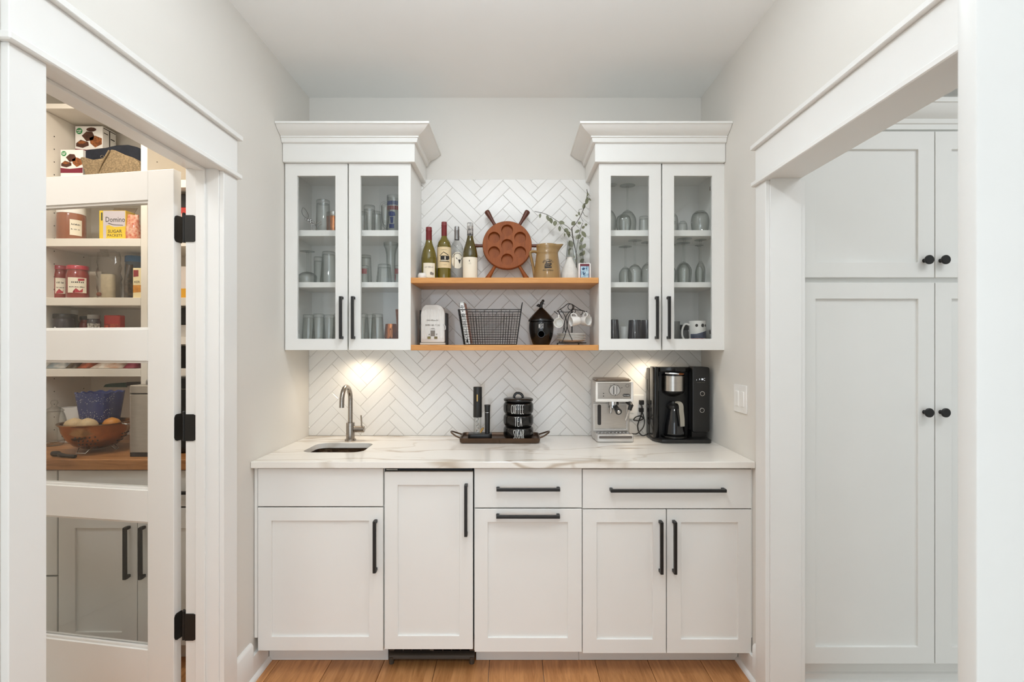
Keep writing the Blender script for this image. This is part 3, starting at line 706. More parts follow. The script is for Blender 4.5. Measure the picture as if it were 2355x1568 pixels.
# little white cup at the shelf end
x, Y = X(971, 2.66), 2.66
b = MB(); b.lathe(rev([(0, 0), (.012, 0), (.019, .008), (.0225, .022), (.0205, .034), (.0165, .040)], 3) + [(.014, .0395), (.0175, .033), (.019, .022), (.012, .006), (0, .005)], (0, 0, 0), 20)
o = b.build('small_cup', M['whitecer'], ang=60); o.location = (x, Y, S1); tag(o, 'small rounded white porcelain cup at the shelf end beside the burgundy-capped bottle', 'cup')

# ------------------------------------------------------------------ wooden wheel tray
Yw = 2.742; xw, zw = X(1166.4, Yw), Z(564.3, Yw); sc = Yw / F
t = thing('wheel_tray', (xw, Yw, zw), 'round brown wooden ship-wheel tray with seven cup hollows, leaning on the tile', 'tray')
tilt = math.radians(-7); t.rotation_euler = (tilt, 0, 0)
R = 56.5 * sc; hr = 13.6 * sc
holes = [(0, 0)] + [(34.5 * sc * math.cos(math.radians(30 + 60 * k)), 34.5 * sc * math.sin(math.radians(30 + 60 * k))) for k in range(6)]
circ = lambda cx_, cz_, r, n: [(cx_ + r * math.cos(2 * math.pi * k / n), cz_ + r * math.sin(2 * math.pi * k / n)) for k in range(n)]
b = MB(); n = 56
plate(b, circ(0, 0, R - .003, n), [circ(a, c, hr, 22) for a, c in holes], lambda u, v, d: (u, d, v), -.012, .016)
vs = [(p[0], y, p[1]) for r_, y in ((R - .003, -.012), (R, -.009), (R, .013), (R - .003, .016)) for p in circ(0, 0, r_, n)]
b.add(vs, [(k * n + i, k * n + (i + 1) % n, (k + 1) * n + (i + 1) % n, (k + 1) * n + i) for k in range(3) for i in range(n)])
b.build('disc', M['brownwood'], t, ang=30)
for a, c in holes:
    b = MB(); b.lathe([(hr + .0004, -.011), (hr * .97, -.001), (hr * .90, .0055), (0, .007), (0, .0155), (hr + .0004, .0155)], (0, 0, 0), 22, 0, Matrix.Rotation(-math.pi / 2, 3, 'X')); o = b.build('cup_hollow', M['brownwood'], t, ang=50); o.location = (a, 0, c)
for k in range(6):
    a = math.radians(60 * k); L0, L1 = R - .006, 96 * sc
    if k in (4, 5): L1 = 95 * sc
    b = MB(); pts = [(L0 + (L1 - L0) * q, rr) for q, rr in ((0, .0085), (.12, .0085), (.3, .0088), (.6, .0115), (.85, .0142), (.96, .0142), (1, .0115))]
    b.tube([(r_ * math.cos(a), .006, r_ * math.sin(a)) for r_, q in pts], [q for r_, q in pts], 10); b.build('handle', M['brownwood' if k in (4, 5) else 'darkwood'], t, ang=50)
# pink trinket
b = MB(); b.lathe([(0, 0), (.010, 0), (.019, .004), (.021, .007), (.018, .0075), (.010, .004), (0, .0035)], (0, 0, 0), 14, 0, Matrix.Diagonal((1, .7, 1)))
o = b.build('shell_dish', mat('pale_pink_ceramic', '#eebfae', 0.4, noise=.1)); o.location = (X(1180, 2.70), 2.70, S1 + .0); o.rotation_euler = (.0, 0, 0)
tag(o, 'tiny pale pink dish lying under the wooden wheel tray', 'dish')

# ------------------------------------------------------------------ stoneware pitcher
Yp = 2.655; xp = X(1258.5, Yp); hp = Z(563.5, Yp) - S1
t = thing('pitcher', (xp, Yp, S1), 'tan stoneware pitcher with dark printed emblem, in front of the wooden wheel handle', 'pitcher')
prof = [(.0695, 0), (.0697, .012), (.067, .05), (.0615, .09), (.0567, .125), (.055, .138), (.0560, .141), (.0545, .1435), (.0545, .158), (.0555, .170), (.0570, hp - .002), (.0545, hp), (.0525, hp - .004), (.051, .15), (.052, .12), (.060, .06), (.062, .02), (0, .012)]
b = MB(); b.lathe([(0, 0)] + prof, (0, 0, 0), 36)
for v in b.v:      # pull the spout
    r = math.hypot(v.x, v.y)
    if v.z > .145 and r > .04:
        a = math.atan2(v.y, v.x + 1e-9); k = max(0, 1 - abs(a) / .55); k = k * k * (3 - 2 * k) * min(1, (v.z - .145) / (hp - .148))
        v.x += .026 * k; v.z += .006 * k
b.v = [v for v in b.v]; o = b.build('body', M['stone'], t, ang=60)
b = MB(); hp_ = [(-.052, 0, .146), (-.066, 0, .150), (-.083, 0, .147), (-.086, 0, .136), (-.080, 0, .112), (-.072, 0, .075), (-.066, 0, .035), (-.063, 0, .018)]
q = MB()
P = rev(hp_, 3); n = 8
for i, p in enumerate(P): pass
q.tube(P, .0075, 8)
for v in q.v: v.y *= 1.4
q.build('handle', M['stone'], t, ang=60)
def prad(v):
    T = [(0, .0697), (.012, .0697), (.05, .067), (.09, .0615), (.125, .0567)]
    for (a, ra), (c, rc) in zip(T, T[1:]):
        if v <= c: return ra + (rc - ra) * (v - a) / (c - a) + .0012
    return .0575
fp = wrapf(prad, (0, 0), 0)
b = MB(t); b.o = Vector((0, 0, 0)); fa = lambda u, v, d=0: fp(u, v, d + .0006)
vs, fs = text_polys('MILITARY', .013)
uw = max(u for u, v in vs)
def arc(u, v, d=0):
    a = -u / uw * 1.12; r_ = .027 + v; return fp(-r_ * math.sin(a), .072 + r_ * .95 * math.cos(a), d)
b.add([arc(u * 1.0, v, .001) for u, v in vs], fs)
shape(b, [[(-.011, .088), (-.005, .090), (-.004, .083), (-.012, .084)], [(-.004, .091), (.012, .091), (.013, .087), (-.003, .087)], [(-.013, .080), (.010, .080), (.010, .075), (-.013, .075)], [(.011, .084), (.018, .080), (.016, .070), (.011, .073)], [(-.010, .072), (.012, .072), (.013, .067), (-.011, .067)], [(-.016, .064), (.018, .064), (.018, .058), (-.018, .056)], [(-.016, .075), (-.012, .078), (-.013, .064), (-.018, .060)]], fa, .0004)
put_text(b, 'the military', .0115, fp, 0, .046, .001); b.build('print', M['ink'], t)

# ------------------------------------------------------------------ vases, eucalyptus, photo tin
b = MB(); b.lathe([(0, 0)] + rev([(.034, 0), (.047, .008), (.0485, .022), (.043, .05), (.030, .085), (.019, .110), (.0145, .122), (.0165, .128)], 4) + [(.012, .126), (.012, .10), (0, .09)], (0, 0, 0), 28)
o = b.build('white_vase', M['matcer'], ang=60); o.location = (X(1310, 2.70), 2.70, S1); tag(o, 'rough white ceramic vase shaped like a teardrop, between pitcher and clear vase', 'vase')
Yv = 2.765; xv = X(1334, Yv)
b = MB(); b.lathe([(0, 0), (.036, 0), (.040, .004), (.046, .03), (.049, .09), (.046, .16), (.040, .21), (.041, .222), (.039, .222), (.038, .21), (.044, .16), (.047, .09), (.044, .03), (.034, .012), (0, .012)], (0, 0, 0), 28)
o = b.build('clear_vase', M['glass'], ang=60); o.location = (xv - .028, Yv, S1); tag(o, 'tall clear glass vase holding the eucalyptus stems', 'vase')
t = thing('eucalyptus_branch', (xv - .026, Yv, S1 + .016), 'dried gray-green eucalyptus branches fanning out of the clear vase', 'plant')
def E(px, py, Y=2.75): return Vector((X(1210 + px / 7.294, Y), Y, Z(430 + py / 7.294, Y)))
base = Vector((xv - .022, Yv, S1 + .02))
st1 = [E(815, 1500, 2.765), E(845, 1330, 2.765), E(838, 1120, 2.765), E(800, 940, 2.76), E(775, 790, 2.755), E(766, 680, 2.75)]
br = [([E(775, 740, 2.755), E(735, 700), E(660, 640, 2.74), E(540, 580, 2.735), E(400, 490, 2.735), E(290, 440, 2.73), E(140, 410, 2.73)], .0014),
      ([E(766, 685, 2.75), E(830, 620, 2.75), E(910, 490, 2.75), E(955, 390, 2.75), E(1000, 250, 2.75), E(1025, 120, 2.75), E(1018, 40, 2.75)], .0017),
      ([E(838, 1120, 2.765), E(870, 900, 2.75), E(905, 740, 2.74), E(945, 600, 2.74)], .0012), ([E(540, 580, 2.735), E(600, 670, 2.74), E(660, 740, 2.74), E(735, 800, 2.75), E(775, 850, 2.755)], .0011),
      ([E(950, 370, 2.75), E(890, 378, 2.75), E(885, 430, 2.745)], .001), ([E(955, 420, 2.75), E(985, 480, 2.745), E(1030, 492, 2.74)], .0011), ([E(915, 500, 2.75), E(945, 560, 2.745), E(960, 580, 2.745)], .001),
      ([E(842, 1320, 2.765), E(800, 1130, 2.76), E(770, 1010, 2.75), E(730, 900, 2.745)], .001), ([E(1030, 130, 2.75), E(1055, 180, 2.745), E(1080, 205, 2.74)], .001), ([E(1030, 80, 2.75), E(1060, 140, 2.745), E(1075, 152, 2.74)], .0009)]
b = MB(t); b.tube(rev([tuple(p) for p in st1], 3), .0027, 7); b.build('stem', M['stem'], t)
for P, r_ in br: b = MB(t); b.tube(rev([tuple(p) for p in P], 3), r_, 6); b.build('stem', M['stem'], t)
lm = MB(); nseg = 6; vs = []; fs = []
for i in range(nseg + 1):
    q = i / nseg; w_ = .5 * math.sin(math.pi * q) ** .7 * (1 - .25 * q); z = .12 * math.sin(math.pi * q)
    vs += [(-w_, q, z * .3 + .08 * w_), (0, q, z * .3), (w_, q, z * .3 + .08 * w_)]
for i in range(nseg):
    fs += [(3 * i, 3 * i + 1, 3 * i + 4, 3 * i + 3), (3 * i + 1, 3 * i + 2, 3 * i + 5, 3 * i + 4)]
lm.add(vs, fs); lme = lm.mesh('leaf', M['leaf'], ang=60)
rr = random.Random(3)
for (lx, ly, lw, lh, la) in [(238, 440, 26, 65, -95), (345, 470, 34, 85, -70), (400, 510, 50, 85, -75), (490, 560, 50, 75, -95), (545, 590, 48, 80, -10), (560, 650, 34, 75, -88), (640, 700, 50, 65, -40), (690, 715, 40, 80, -85), (720, 900, 62, 95, -60), (760, 640, 46, 70, 45), (860, 610, 40, 50, 10), (890, 480, 24, 55, 95), (870, 485, 22, 35, 160), (960, 375, 36, 85, 80), (1000, 295, 44, 105, 75), (1045, 190, 20, 45, -40), (1025, 160, 22, 55, 80), (930, 690, 32, 50, 30), (840, 870, 60, 85, 40), (930, 740, 48, 100, -55), (900, 720, 34, 75, 210), (910, 930, 34, 80, 62), (950, 1030, 40, 75, 60), (900, 1060, 36, 80, 75), (940, 1150, 40, 75, 65), (900, 1160, 40, 60, 60), (900, 1260, 46, 70, 35), (760, 1020, 26, 60, 220), (725, 1060, 20, 70, -95), (715, 850, 30, 75, 85), (800, 1140, 18, 45, -80), (825, 1210, 16, 40, -70), (745, 760, 30, 50, 200), (650, 770, 20, 50, -95), (980, 640, 30, 40, 20)]:
    o = link('leaf', lme, t); Yl = 2.742 + rr.uniform(-.02, .015); p = E(lx, ly, Yl); k = Yl / F / 7.294
    a = math.radians(la)
    M4 = Matrix.Translation(p - t.location) @ Matrix.Rotation(-a, 4, 'Y') @ Matrix.Rotation(-math.pi / 2, 4, 'Z') @ Matrix.Rotation(rr.uniform(-.5, .5) + math.pi / 2 * 1, 4, 'Y') @ Matrix.Diagonal((lw * k * 1.7, lh * k * 1.3, lh * k, 1))
    o.matrix_local = M4
Yt = 2.60; xt = X(1344.7, Yt); wt, ht = .0610, .0815
t = thing('photo_tin', (xt, Yt, S1), 'small white framed photo block with maroon top band and pale blue picture', 'frame')
b = MB(t); b.box(xt - wt / 2, xt + wt / 2, Yt, Yt + .022, S1, S1 + ht); b.build('block', M['white'], t, bevel=.0015)
b = MB(t); b.box(xt - .0235, xt + .0235, Yt - .0012, Yt, S1 + .003, S1 + ht - .003); b.build('border', mat('maroon_print', '#6f2432', .5), t)
b = MB(t); b.box(xt - .0205, xt + .0205, Yt - .0018, Yt - .0012, S1 + .006, S1 + ht - .015); b.build('picture', mat('pale_blue_picture', '#c3dbe6', .5, col2='#6c97b4', nscale=70), t)
b = MB(t); ft = flatf((xt, Yt - .0018, S1)); shape(b, [[(-.013, .056), (-.004, .060), (.002, .056), (-.002, .048), (-.012, .047)], [(-.010, .038), (-.006, .040), (-.004, .030), (.001, .036), (.004, .034), (-.003, .022), (-.009, .025)], [(.008, .060), (.011, .055), (.009, .05), (.006, .052)]], ft, .0005); b.build('print', mat('navy_print', '#28486b', .6), t)

# ------------------------------------------------------------------ lower oak shelf
Yc = 2.655; xc = X(997.5, Yc); hc = Z(701.5, Yc) - S2; k = Yc / F
t = thing('glass_canister', (xc, Yc, S2), 'ribbed pale glass canister with gray lettering and building emblem in a dark metal stand', 'canister')
W2 = 27.2 * k
outline = [(-W2, .012), (W2 * .97, .012), (W2, .018), (W2, hc - .045), (W2 * .93, hc - .025), (W2 * .75, hc - .010), (W2 * .5, hc - .001), (-W2 * .6, hc - .001), (-W2 * .8, hc - .012), (-W2 * .95, hc - .03), (-W2, hc - .05)]
b = MB(t); b.prism(outline, lambda u, v, d: (xc + u, d, S2 + v), Yc - .035, Yc + .06)
b.build('jar', mat('pale_frosted_glass', '#d9d3cc', .22, noise=.08, coat=.4), t, bevel=.004, seg=2)
for i in range(15):
    u = -W2 * .86 + i * W2 * 1.72 / 14; top = hc - .012 - .03 * max(0, abs(u) / W2 - .55)
    b = MB(t); b.cyl((xc + u, Yc - .0355, S2 + .03), (xc + u, Yc - .0355, S2 + top - .012), .0016, 6); b.build('rib', mat('pale_rib_glass', '#efece6', .2) if i == 0 else bpy.data.materials['pale_rib_glass'], t)
b = MB(t); fc = flatf((xc, Yc - .0372, S2))
dashes(b, 11, .058, .006, fc, .121, .0004, 0, 11); dashes(b, 14, .072, .009, fc, .096, .0004, 0, 12)
shape(b, [[(-.010, .072), (.012, .072), (.011, .044), (-.010, .044)], [(-.012, .078), (-.006, .083), (.008, .083), (.014, .077), (.008, .080), (-.006, .080)], [(-.020, .054), (-.014, .056), (-.014, .052), (-.021, .050)], [(.016, .056), (.024, .055), (.024, .052), (.016, .052)]], fc, .0004); b.build('lettering', M['grayink'], t)
b = MB(t); shape(b, [[(-.026, .030), (-.010, .030), (-.010, .042), (-.026, .042)], [(.008, .030), (.024, .030), (.024, .042), (.008, .042)]], fc, .0006); b.build('gold_print', mat('olive_gold_print', '#8e7f45', .5, col2='#5f5530', nscale=150), t)
for s, dx in ((-1, -.006), (1, .004)):
    b = MB(t); b.box(xc + s * W2 + dx - .0045, xc + s * W2 + dx + .0045, Yc - .01, Yc + .05, S2, S2 + hc * (.87 if s < 0 else .80)); b.build('stand_side', M['dark'], t, bevel=.001)
b = MB(t); b.box(xc - W2 - .004, xc + W2 + .002, Yc - .036, Yc + .06, S2, S2 + .011); b.build('stand_base', mat('pale_base', '#cfc6ba', .5), t, bevel=.002)
for s in (-1, 1):
    b = MB(t); b.tube([(xc + s * (W2 - .004), Yc - .038, S2 + .105), (xc + s * (W2 + .004), Yc - .038, S2 + .092), (xc + s * (W2 + .004), Yc - .038, S2 + .078), (xc + s * (W2 - .002), Yc - .038, S2 + .074)], .0028, 7); b.build('clasp', M['glass'] if s < 0 else M['satin'], t)

# wire basket with a book
Yb0, Yb1 = 2.565, 2.735
def bp(px, py): return X(px, Yb0), Z(py, Yb0)
(x0t, zt), (x1t, _), (x0b, zb), (x1b, _) = bp(1054, 712), bp(1199, 712), bp(1066.5, 792), bp(1188, 792)
zb = S2 + .002
t = thing('wire_basket', ((x0b + x1b) / 2, (Yb0 + Yb1) / 2, S2), 'black wire basket with flared sides standing on the lower oak shelf', 'basket')
def bw(q, yq):       # point on side at height fraction
    return None
yt0, yt1, yb0_, yb1_ = Yb0 - .006, Yb1 + .006, Yb0 + .006, Yb1 - .012
def cornerT(i): return Vector(((x0t, x1t, x1t, x0t)[i], (yt0, yt0, yt1, yt1)[i], zt))
def cornerB(i): return Vector(((x0b, x1b, x1b, x0b)[i], (yb0_, yb0_, yb1_, yb1_)[i], zb))
b = MB(t); b.tube([cornerT(i) for i in range(4)], .0024, 6, closed=True); b.build('rim', M['black'], t)
b = MB(t); b.tube([cornerB(i) for i in range(4)], .0022, 6, closed=True); b.build('base_ring', M['black'], t)
for i in range(4):
    b = MB(t); e = cornerT(i) + (cornerT(i) - cornerB(i)) * .2 if i in (1, 2) else cornerT(i); b.tube([cornerB(i), e], .0023, 6); b.build('corner_wire', M['black'], t)
b = MB(t); e1 = cornerT(1) + (cornerT(1) - cornerB(1)) * .2; e2 = cornerT(2) + (cornerT(2) - cornerB(2)) * .2; b.tube([e1, e2], .0023, 6); b.build('handle', M['black'], t)
for i in range(4):
    j = (i + 1) % 4; b = MB(t); nv = 22 if i % 2 == 0 else 20
    for k in range(1, nv):
        q = k / nv; p0 = cornerB(i).lerp(cornerB(j), q); p1 = cornerT(i).lerp(cornerT(j), q); e = 1.0 if k % 3 == 0 else .87
        b.tube([p0, p0.lerp(p1, e)], .00085 if k % 3 else .0011, 4)
    for k in range(1, 13):
        q = .87 * k / 12; b.tube([cornerB(i).lerp(cornerT(i), q), cornerB(j).lerp(cornerT(j), q)], .00085 if k < 12 else .0013, 4)
    b.build('wire_side', M['black'], t)
b = MB(t)
for k in range(1, 12): q = k / 12; b.tube([cornerB(0).lerp(cornerB(1), q), cornerB(3).lerp(cornerB(2), q)], .0009, 4)
for k in range(1, 8): q = k / 8; b.tube([cornerB(0).lerp(cornerB(3), q), cornerB(1).lerp(cornerB(2), q)], .0009, 4)
b.build('wire_bottom', M['black'], t)
t = thing('book', (x0b + .02, Yb0 + .04, S2 + .004), 'white hardback cookbook leaning in the wire basket, red page edge and white spine', 'book')
ang = math.atan2(x0t - x0b, zt - zb); t.rotation_euler = (0, ang * .98, 0)
bt = .0235
b = MB(); b.box(-.012, .0, 0, .125, .003, .208); b.box(.0, .0, 0, 0, 0, 0) if False else None
b = MB(); b.rbox(-.013, .011, -.022, -.018, 0, .211, .0015, ax='y'); b.box(-.013, -.0105, -.018, .12, 0, .211); b.box(.0085, .011, -.018, .12, 0, .211); b.build('cover', M['white'], t, bevel=.0008)
b = MB(); b.box(-.0104, .0084, -.0175, .117, .004, .207); b.build('pages', mat('red_book_edge', '#8d3a32', .7, noise=.2, nscale=40), t)
b = MB(); b.box(.0112, .0117, -.016, .116, .004, .207); b.build('jacket_photo', mat('red_jacket_print', '#9a3a30', .5, col2='#d8b39a', nscale=30), t)
b = MB(); fs_ = lambda u, v, d=0: (-.001 + u, -.0222 - d, .105 + v)
rr = random.Random(5)
for k in range(26):
    v = .085 - k * .0066; w_ = rr.uniform(.002, .0075)
    if k % 6 == 5: continue
    shape(b, [[(-w_, v), (w_ * rr.uniform(.2, 1), v), (w_ * rr.uniform(.2, 1), v + .003), (-w_, v + .004)]], fs_, .0003)
shape(b, [[(-.005, -.098), (.003, -.098), (.005, -.085), (0, -.079), (-.005, -.086)]], fs_, .0003)
b.build('lettering', M['ink'], t)
b = MB(); b.tube([(-.0115, -.0235, .185), (-.0115, -.0235, .208), (.010, -.0235, .208), (.0095, -.0235, .184)], .0014, 5, closed=True); b.build('spine_border', M['ink'], t)

# birdhouse
Yn = 2.655; xn = X(1244.8, Yn); k = Yn / F / 13.06
def bz(py): return (1470 - py) * k
t = thing('birdhouse', (xn, Yn, S2), 'black ceramic birdhouse canister with a bird on its lid and white NEST lettering', 'canister')
body = [(0, 0), (.040, 0), (.0425, .002)] + rev([(.046, .012), (.0575, .045), (.0625, .080), (.0618, .108), (.060, .116)], 4) + [(0, .118)]
b = MB(t); b.lathe(body, (xn, Yn, S2), 32); b.build('body', M['blackg'], t, ang=60)
roof = [(0, .1165), (.0625, .1165), (.0655, .1185), (.0660, .124), (.0640, .129), (.052, .144), (.036, .161), (.021, .176), (.010, .186), (.0075, .189), (0, .189)]
b = MB(t); b.lathe(roof, (xn, Yn, S2), 32); b.build('lid', M['blackg'], t, ang=40)
b = MB(t); b.tube([(xn - .001, Yn, S2 + .183), (xn - .001, Yn, S2 + .200), (xn + .002, Yn, S2 + .212), (xn + .008, Yn, S2 + .222)], [.0085, .0075, .0085, .006], 10)
b.ball((xn + .009, Yn, S2 + .2235), .0075, 10); b.lathe([(0, -.014), (.007, -.004), (.0085, .002), (0, .010)], (xn - .013, Yn, S2 + .2005), 10, 0, Matrix.Rotation(math.radians(80), 3, 'Y')); b.tube([(xn + .006, Yn, S2 + .209), (xn + .016, Yn, S2 + .208), (xn + .020, Yn, S2 + .206)], [.0025, .0012, .0006], 6)
b.build('bird_knob', M['blackg'], t, ang=60)
fnn = wrapf(.0622, (xn, Yn), S2)
b = MB(t); strokes(b, 'NEST', .0052, .0215, .0012, lambda u, v, d: fnn(u - .004, v + .0935, d), .00075); b.build('lettering', M['white'], t)
b = MB(t); a = -.03; b.cyl((xn - .0035, Yn - .0622, S2 + .0535), (xn - .0035, Yn - .050, S2 + .0535), .0160, 24); b.build('entry_hole', mat('entry_hole_black', '#020202', .9, spec=0.0), t)
b = MB(t); b.tube([(xn - .0035 + .0165 * math.cos(a), Yn - .0618 + .0004 * math.sin(a), S2 + .0535 + .0165 * math.sin(a)) for a in [2 * math.pi * q / 24 for q in range(24)]], .0016, 6, closed=True); b.build('hole_ring', M['blackg'], t)

# cup stand with espresso cups and saucers
Yk = 2.665; k = Yk / F
def K(px, py, dy=0.0): return Vector((X(1200 + px / 13.06, Yk), Yk + dy, Z(680 + py / 13.06, Yk)))
xk = X(1314, Yk)
t = thing('cup_stand', (xk, Yk, S2), 'black wire cup tree with a carrying loop beside the birdhouse', 'cup stand')
def wire(nm, P, r_=.0019, closed=False):
    q = MB(t); q.tube(rev([tuple(p) for p in P], 3) if not closed else P, r_, 7, closed=closed); return q.build(nm, M['black'], t)
Rb = .062
for s in (0, 1):      # crossing front and back wires
    yy = -.078 if s == 0 else .078
    wire('crossing_wire', [K(1160, 1400, yy), K(1240, 1230, yy), K(1300, 1000, yy), K(1312, 900, yy), K(1290, 740, yy), K(1220, 580, yy), K(1130, 440, yy * .8)])
    wire('crossing_wire', [K(1470, 1350, yy), K(1380, 1150, yy), K(1325, 980, yy), K(1317, 880, yy - .004), K(1345, 700, yy), K(1420, 530, yy), K(1510, 430, yy * .7), K(1545, 350, yy * .4), K(1525, 270, yy * .1)])
for P in ([K(1050, 475, -.03), K(1240, 350), K(1360, 255), K(1430, 235), K(1520, 265), K(1620, 330), K(1760, 420), K(1920, 455, .03)], [K(1060, 490, -.03), K(1250, 510, -.05), K(1400, 500, -.05), K(1500, 430, -.045), K(1640, 430, -.02), K(1780, 440), K(1910, 460, .03)]): wire('arm_wire', P)
wire('loop', [K(1470 + 85 * math.cos(a), 335 + 90 * math.sin(a), .0) for a in [2 * math.pi * q / 20 for q in range(20)]], .0019, True)
for P in ([K(960, 480, -.03), K(1020, 540, -.05), K(1045, 570, -.055)], [K(1085, 480, -.03), K(1095, 560, -.06), K(1080, 600, -.062)], [K(1440, 520, -.05), K(1480, 540, -.06), K(1500, 500, -.066)], [K(1590, 440, -.02), K(1590, 500, -.03), K(1550, 520, -.034)], [K(1830, 470, 0), K(1800, 540, -.02), K(1740, 590, -.03)], [K(1970, 450, .02), K(1930, 510, .01), K(1915, 560, 0)]): wire('hook', P, .0017)
wire('base_ring', [(xk + Rb * math.cos(a), Yk + Rb * math.sin(a), S2 + .0105) for a in [2 * math.pi * q / 28 for q in range(28)]], .0022, True)
wire('base_bar', [K(1080, 1425, -.04), K(1920, 1415, -.02)], .0022); wire('base_bar', [K(1080, 1425, .04), K(1920, 1415, .03)], .0022)
for px, dy in ((1055, -.04), (1665, -.06), (1730, .05), (1080, .04)): wire('foot', [K(px + 10, 1425, dy), Vector((K(px, 1425).x, Yk + dy, S2 + .001))], .0026)
wire('post', [Vector((xk + .003, Yk, S2 + .062)), Vector((xk + .003, Yk, Z(714, Yk)))], .003)
sm = MB(); sm.lathe([(0, 0), (.038, 0), (.042, .002), (.058, .0065), (.0735, .0115), (.0735, .0132), (.057, .0085), (.041, .0042), (0, .0035)], (0, 0, 0), 32); sme = sm.mesh('saucer', M['whitecer'], ang=40)
names = ['lowest', 'second', 'third', 'fourth', 'fifth', 'topmost']
for i in range(6):
    o = link('saucer', sme); o.location = (xk + (.001, -.002, .003, -.001, .002, 0)[i], Yk, S2 + .0130 + .0064 * i); tag(o, 'white saucer, %s of the stack on the black wire cup stand' % names[i], 'saucer', 'saucers stacked on the cup stand')
def cup_meshes():
    b = MB(); b.lathe([(0, 0), (.0165, 0), (.0185, .002), (.0215, .012), (.0240, .040), (.0250, .050), (.0236, .050), (.0222, .038), (.0198, .012), (.015, .005), (0, .0045)], (0, 0, 0), 24)
    c1 = b.mesh('cup_body', M['whitecer'], ang=50)
    b = MB(); b.tube(rev([(.0225, 0, .040), (.032, 0, .043), (.0385, 0, .036), (.037, 0, .024), (.029, 0, .015), (.0205, 0, .012)], 3), .0032, 8); return c1, b.mesh('cup_handle', M['whitecer'], ang=60)
cb, ch = cup_meshes()
def hang(px, py, dy, rot, lb):
    p = K(px, py, dy); o = bpy.data.objects.new('espresso_cup', None); C.objects.link(o); o.empty_display_size = .03; tag(o, lb, 'cup', 'espresso cups hanging on the cup stand')
    link('body', cb, o); link('handle', ch, o)
    o.matrix_world = Matrix.Translation(p) @ rot @ Matrix.Translation((0, 0, -.025))
Rz, Ry, Rx = (lambda a: Matrix.Rotation(math.radians(a), 4, 'Z')), (lambda a: Matrix.Rotation(math.radians(a), 4, 'Y')), (lambda a: Matrix.Rotation(math.radians(a), 4, 'X'))
# local z = mouth axis, local x = handle; handle goes up, mouth turned outwards
up = Ry(-90)       # x -> up(z), z -> -x
hang(1085, 830, -.066, Rz(80) @ up, 'white espresso cup with its mouth facing out, hanging nearest the birdhouse')
hang(1565, 770, -.058, Rz(18) @ Rx(0) @ Ry(-8) @ up, 'white espresso cup hanging sideways at the middle front of the cup stand')
hang(1865, 755, -.030, Rz(130) @ up, 'white espresso cup hanging on the cup stand side facing the stemware cabinet')
hang(1960, 770, .028, Rz(175) @ up, 'white espresso cup half hidden at the outer back of the cup stand')

# ------------------------------------------------------------------ counter: tray, opener, canister
CT = .915
Yr0, Yr1 = 2.590, 2.775; xr0, xr1 = -.262, .138
t = thing('serving_tray', ((xr0 + xr1) / 2, (Yr0 + Yr1) / 2, CT), 'bronze metal serving tray with two loop handles on the quartz counter', 'tray')
lv = [(0.004, .002), (0, .008), (-.002, .0245), (.001, .0268), (.0045, .0245), (.007, .0148), (.012, .0123)]
vs = []; n = 0
for off, z in lv:
    L_ = rrect(xr0 + off, xr1 - off, Yr0 + off, Yr1 - off, .018); n = len(L_); vs += [(u, v, CT + z) for u, v in L_]
fs = [(k * n + i, k * n + (i + 1) % n, (k + 1) * n + (i + 1) % n, (k + 1) * n + i) for k in range(len(lv) - 1) for i in range(n)]
fs += [tuple(range(n)), tuple((len(lv) - 1) * n + i for i in range(n))]
b = MB(t); b.add(vs, fs); b.build('pan', M['traybrown'], t, ang=45)
ym = (Yr0 + Yr1) / 2
for s, xe in ((-1, xr0), (1, xr1)):
    P = [(xe, ym - .052, CT + .022), (xe + s * .022, ym - .045, CT + .030), (xe + s * .046, ym - .022, CT + .042), (xe + s * .052, ym, CT + .046), (xe + s * .046, ym + .022, CT + .042), (xe + s * .022, ym + .045, CT + .030), (xe, ym + .052, CT + .022)]
    b = MB(t); b.tube(rev(P, 3), .0042, 8); b.build('handle', M['traybrown'], t)
b = MB(t); b.tube([(-.062, Yr0 - .002, CT + .020), (-.058, Yr0 - .005, CT + .014), (-.064, Yr0 - .003, CT + .008)], .002, 6); b.build('latch', M['traybrown'], t)
TF = CT + .0125
Yo = 2.672
t = thing('opener_stand', (X(1103, Yo), Yo, TF), 'low black charging base holding the wine opener on the tray', 'stand')
xa, xb = X(1075.7, 2.64), X(1130.5, 2.64)
b = MB(t); b.rbox(xa, xb, 2.638, 2.706, TF, TF + .027, .018); b.build('base', M['blackp'], t, bevel=.004, seg=2)
b = MB(t); b.tube([(xa + .064, 2.66, TF + .031), (xa + .070, 2.665, TF + .045), (xa + .078, 2.672, TF + .054)], [.004, .006, .004], 8); b.build('foil_ring', M['gold'], t)
x_ = X(1098.2, Yo)
t = thing('wine_opener', (x_, Yo, TF + .027), 'tall black electric wine opener with a clear lower sleeve and small brass button', 'wine opener')
zs = Z(959, Yo); zt_ = Z(889.3, Yo); hw = .0222
b = MB(t); b.prism([(hw * math.cos(a), hw * .95 * math.sin(a)) for a in [2 * math.pi * q / 28 for q in range(28)]], lambda u, v, d: (x_ + u - .0006 + (d - TF) * .006, Yo + v, d), zs, zt_); b.build('barrel', M['blackp'], t, bevel=.002, seg=2)
b = MB(t); b.cyl((x_, Yo, TF + .0275), (x_, Yo, zs), .0195, 24); b.build('sleeve', M['glass'], t)
P = [(x_ + .0045 * math.cos(q * .9), Yo + .0045 * math.sin(q * .9), TF + .03 + q * (zs - TF - .03) / 24) for q in range(25)]
b = MB(t); b.tube(P, .0016, 6); b.build('screw', M['chrome'], t)
b = MB(t); b.rbox(x_ - .0022, x_ + .0022, Yo - hw * .98, Yo - hw * .93, Z(922, Yo), Z(906, Yo), .002, ax='y'); b.build('button', M['gold'], t)
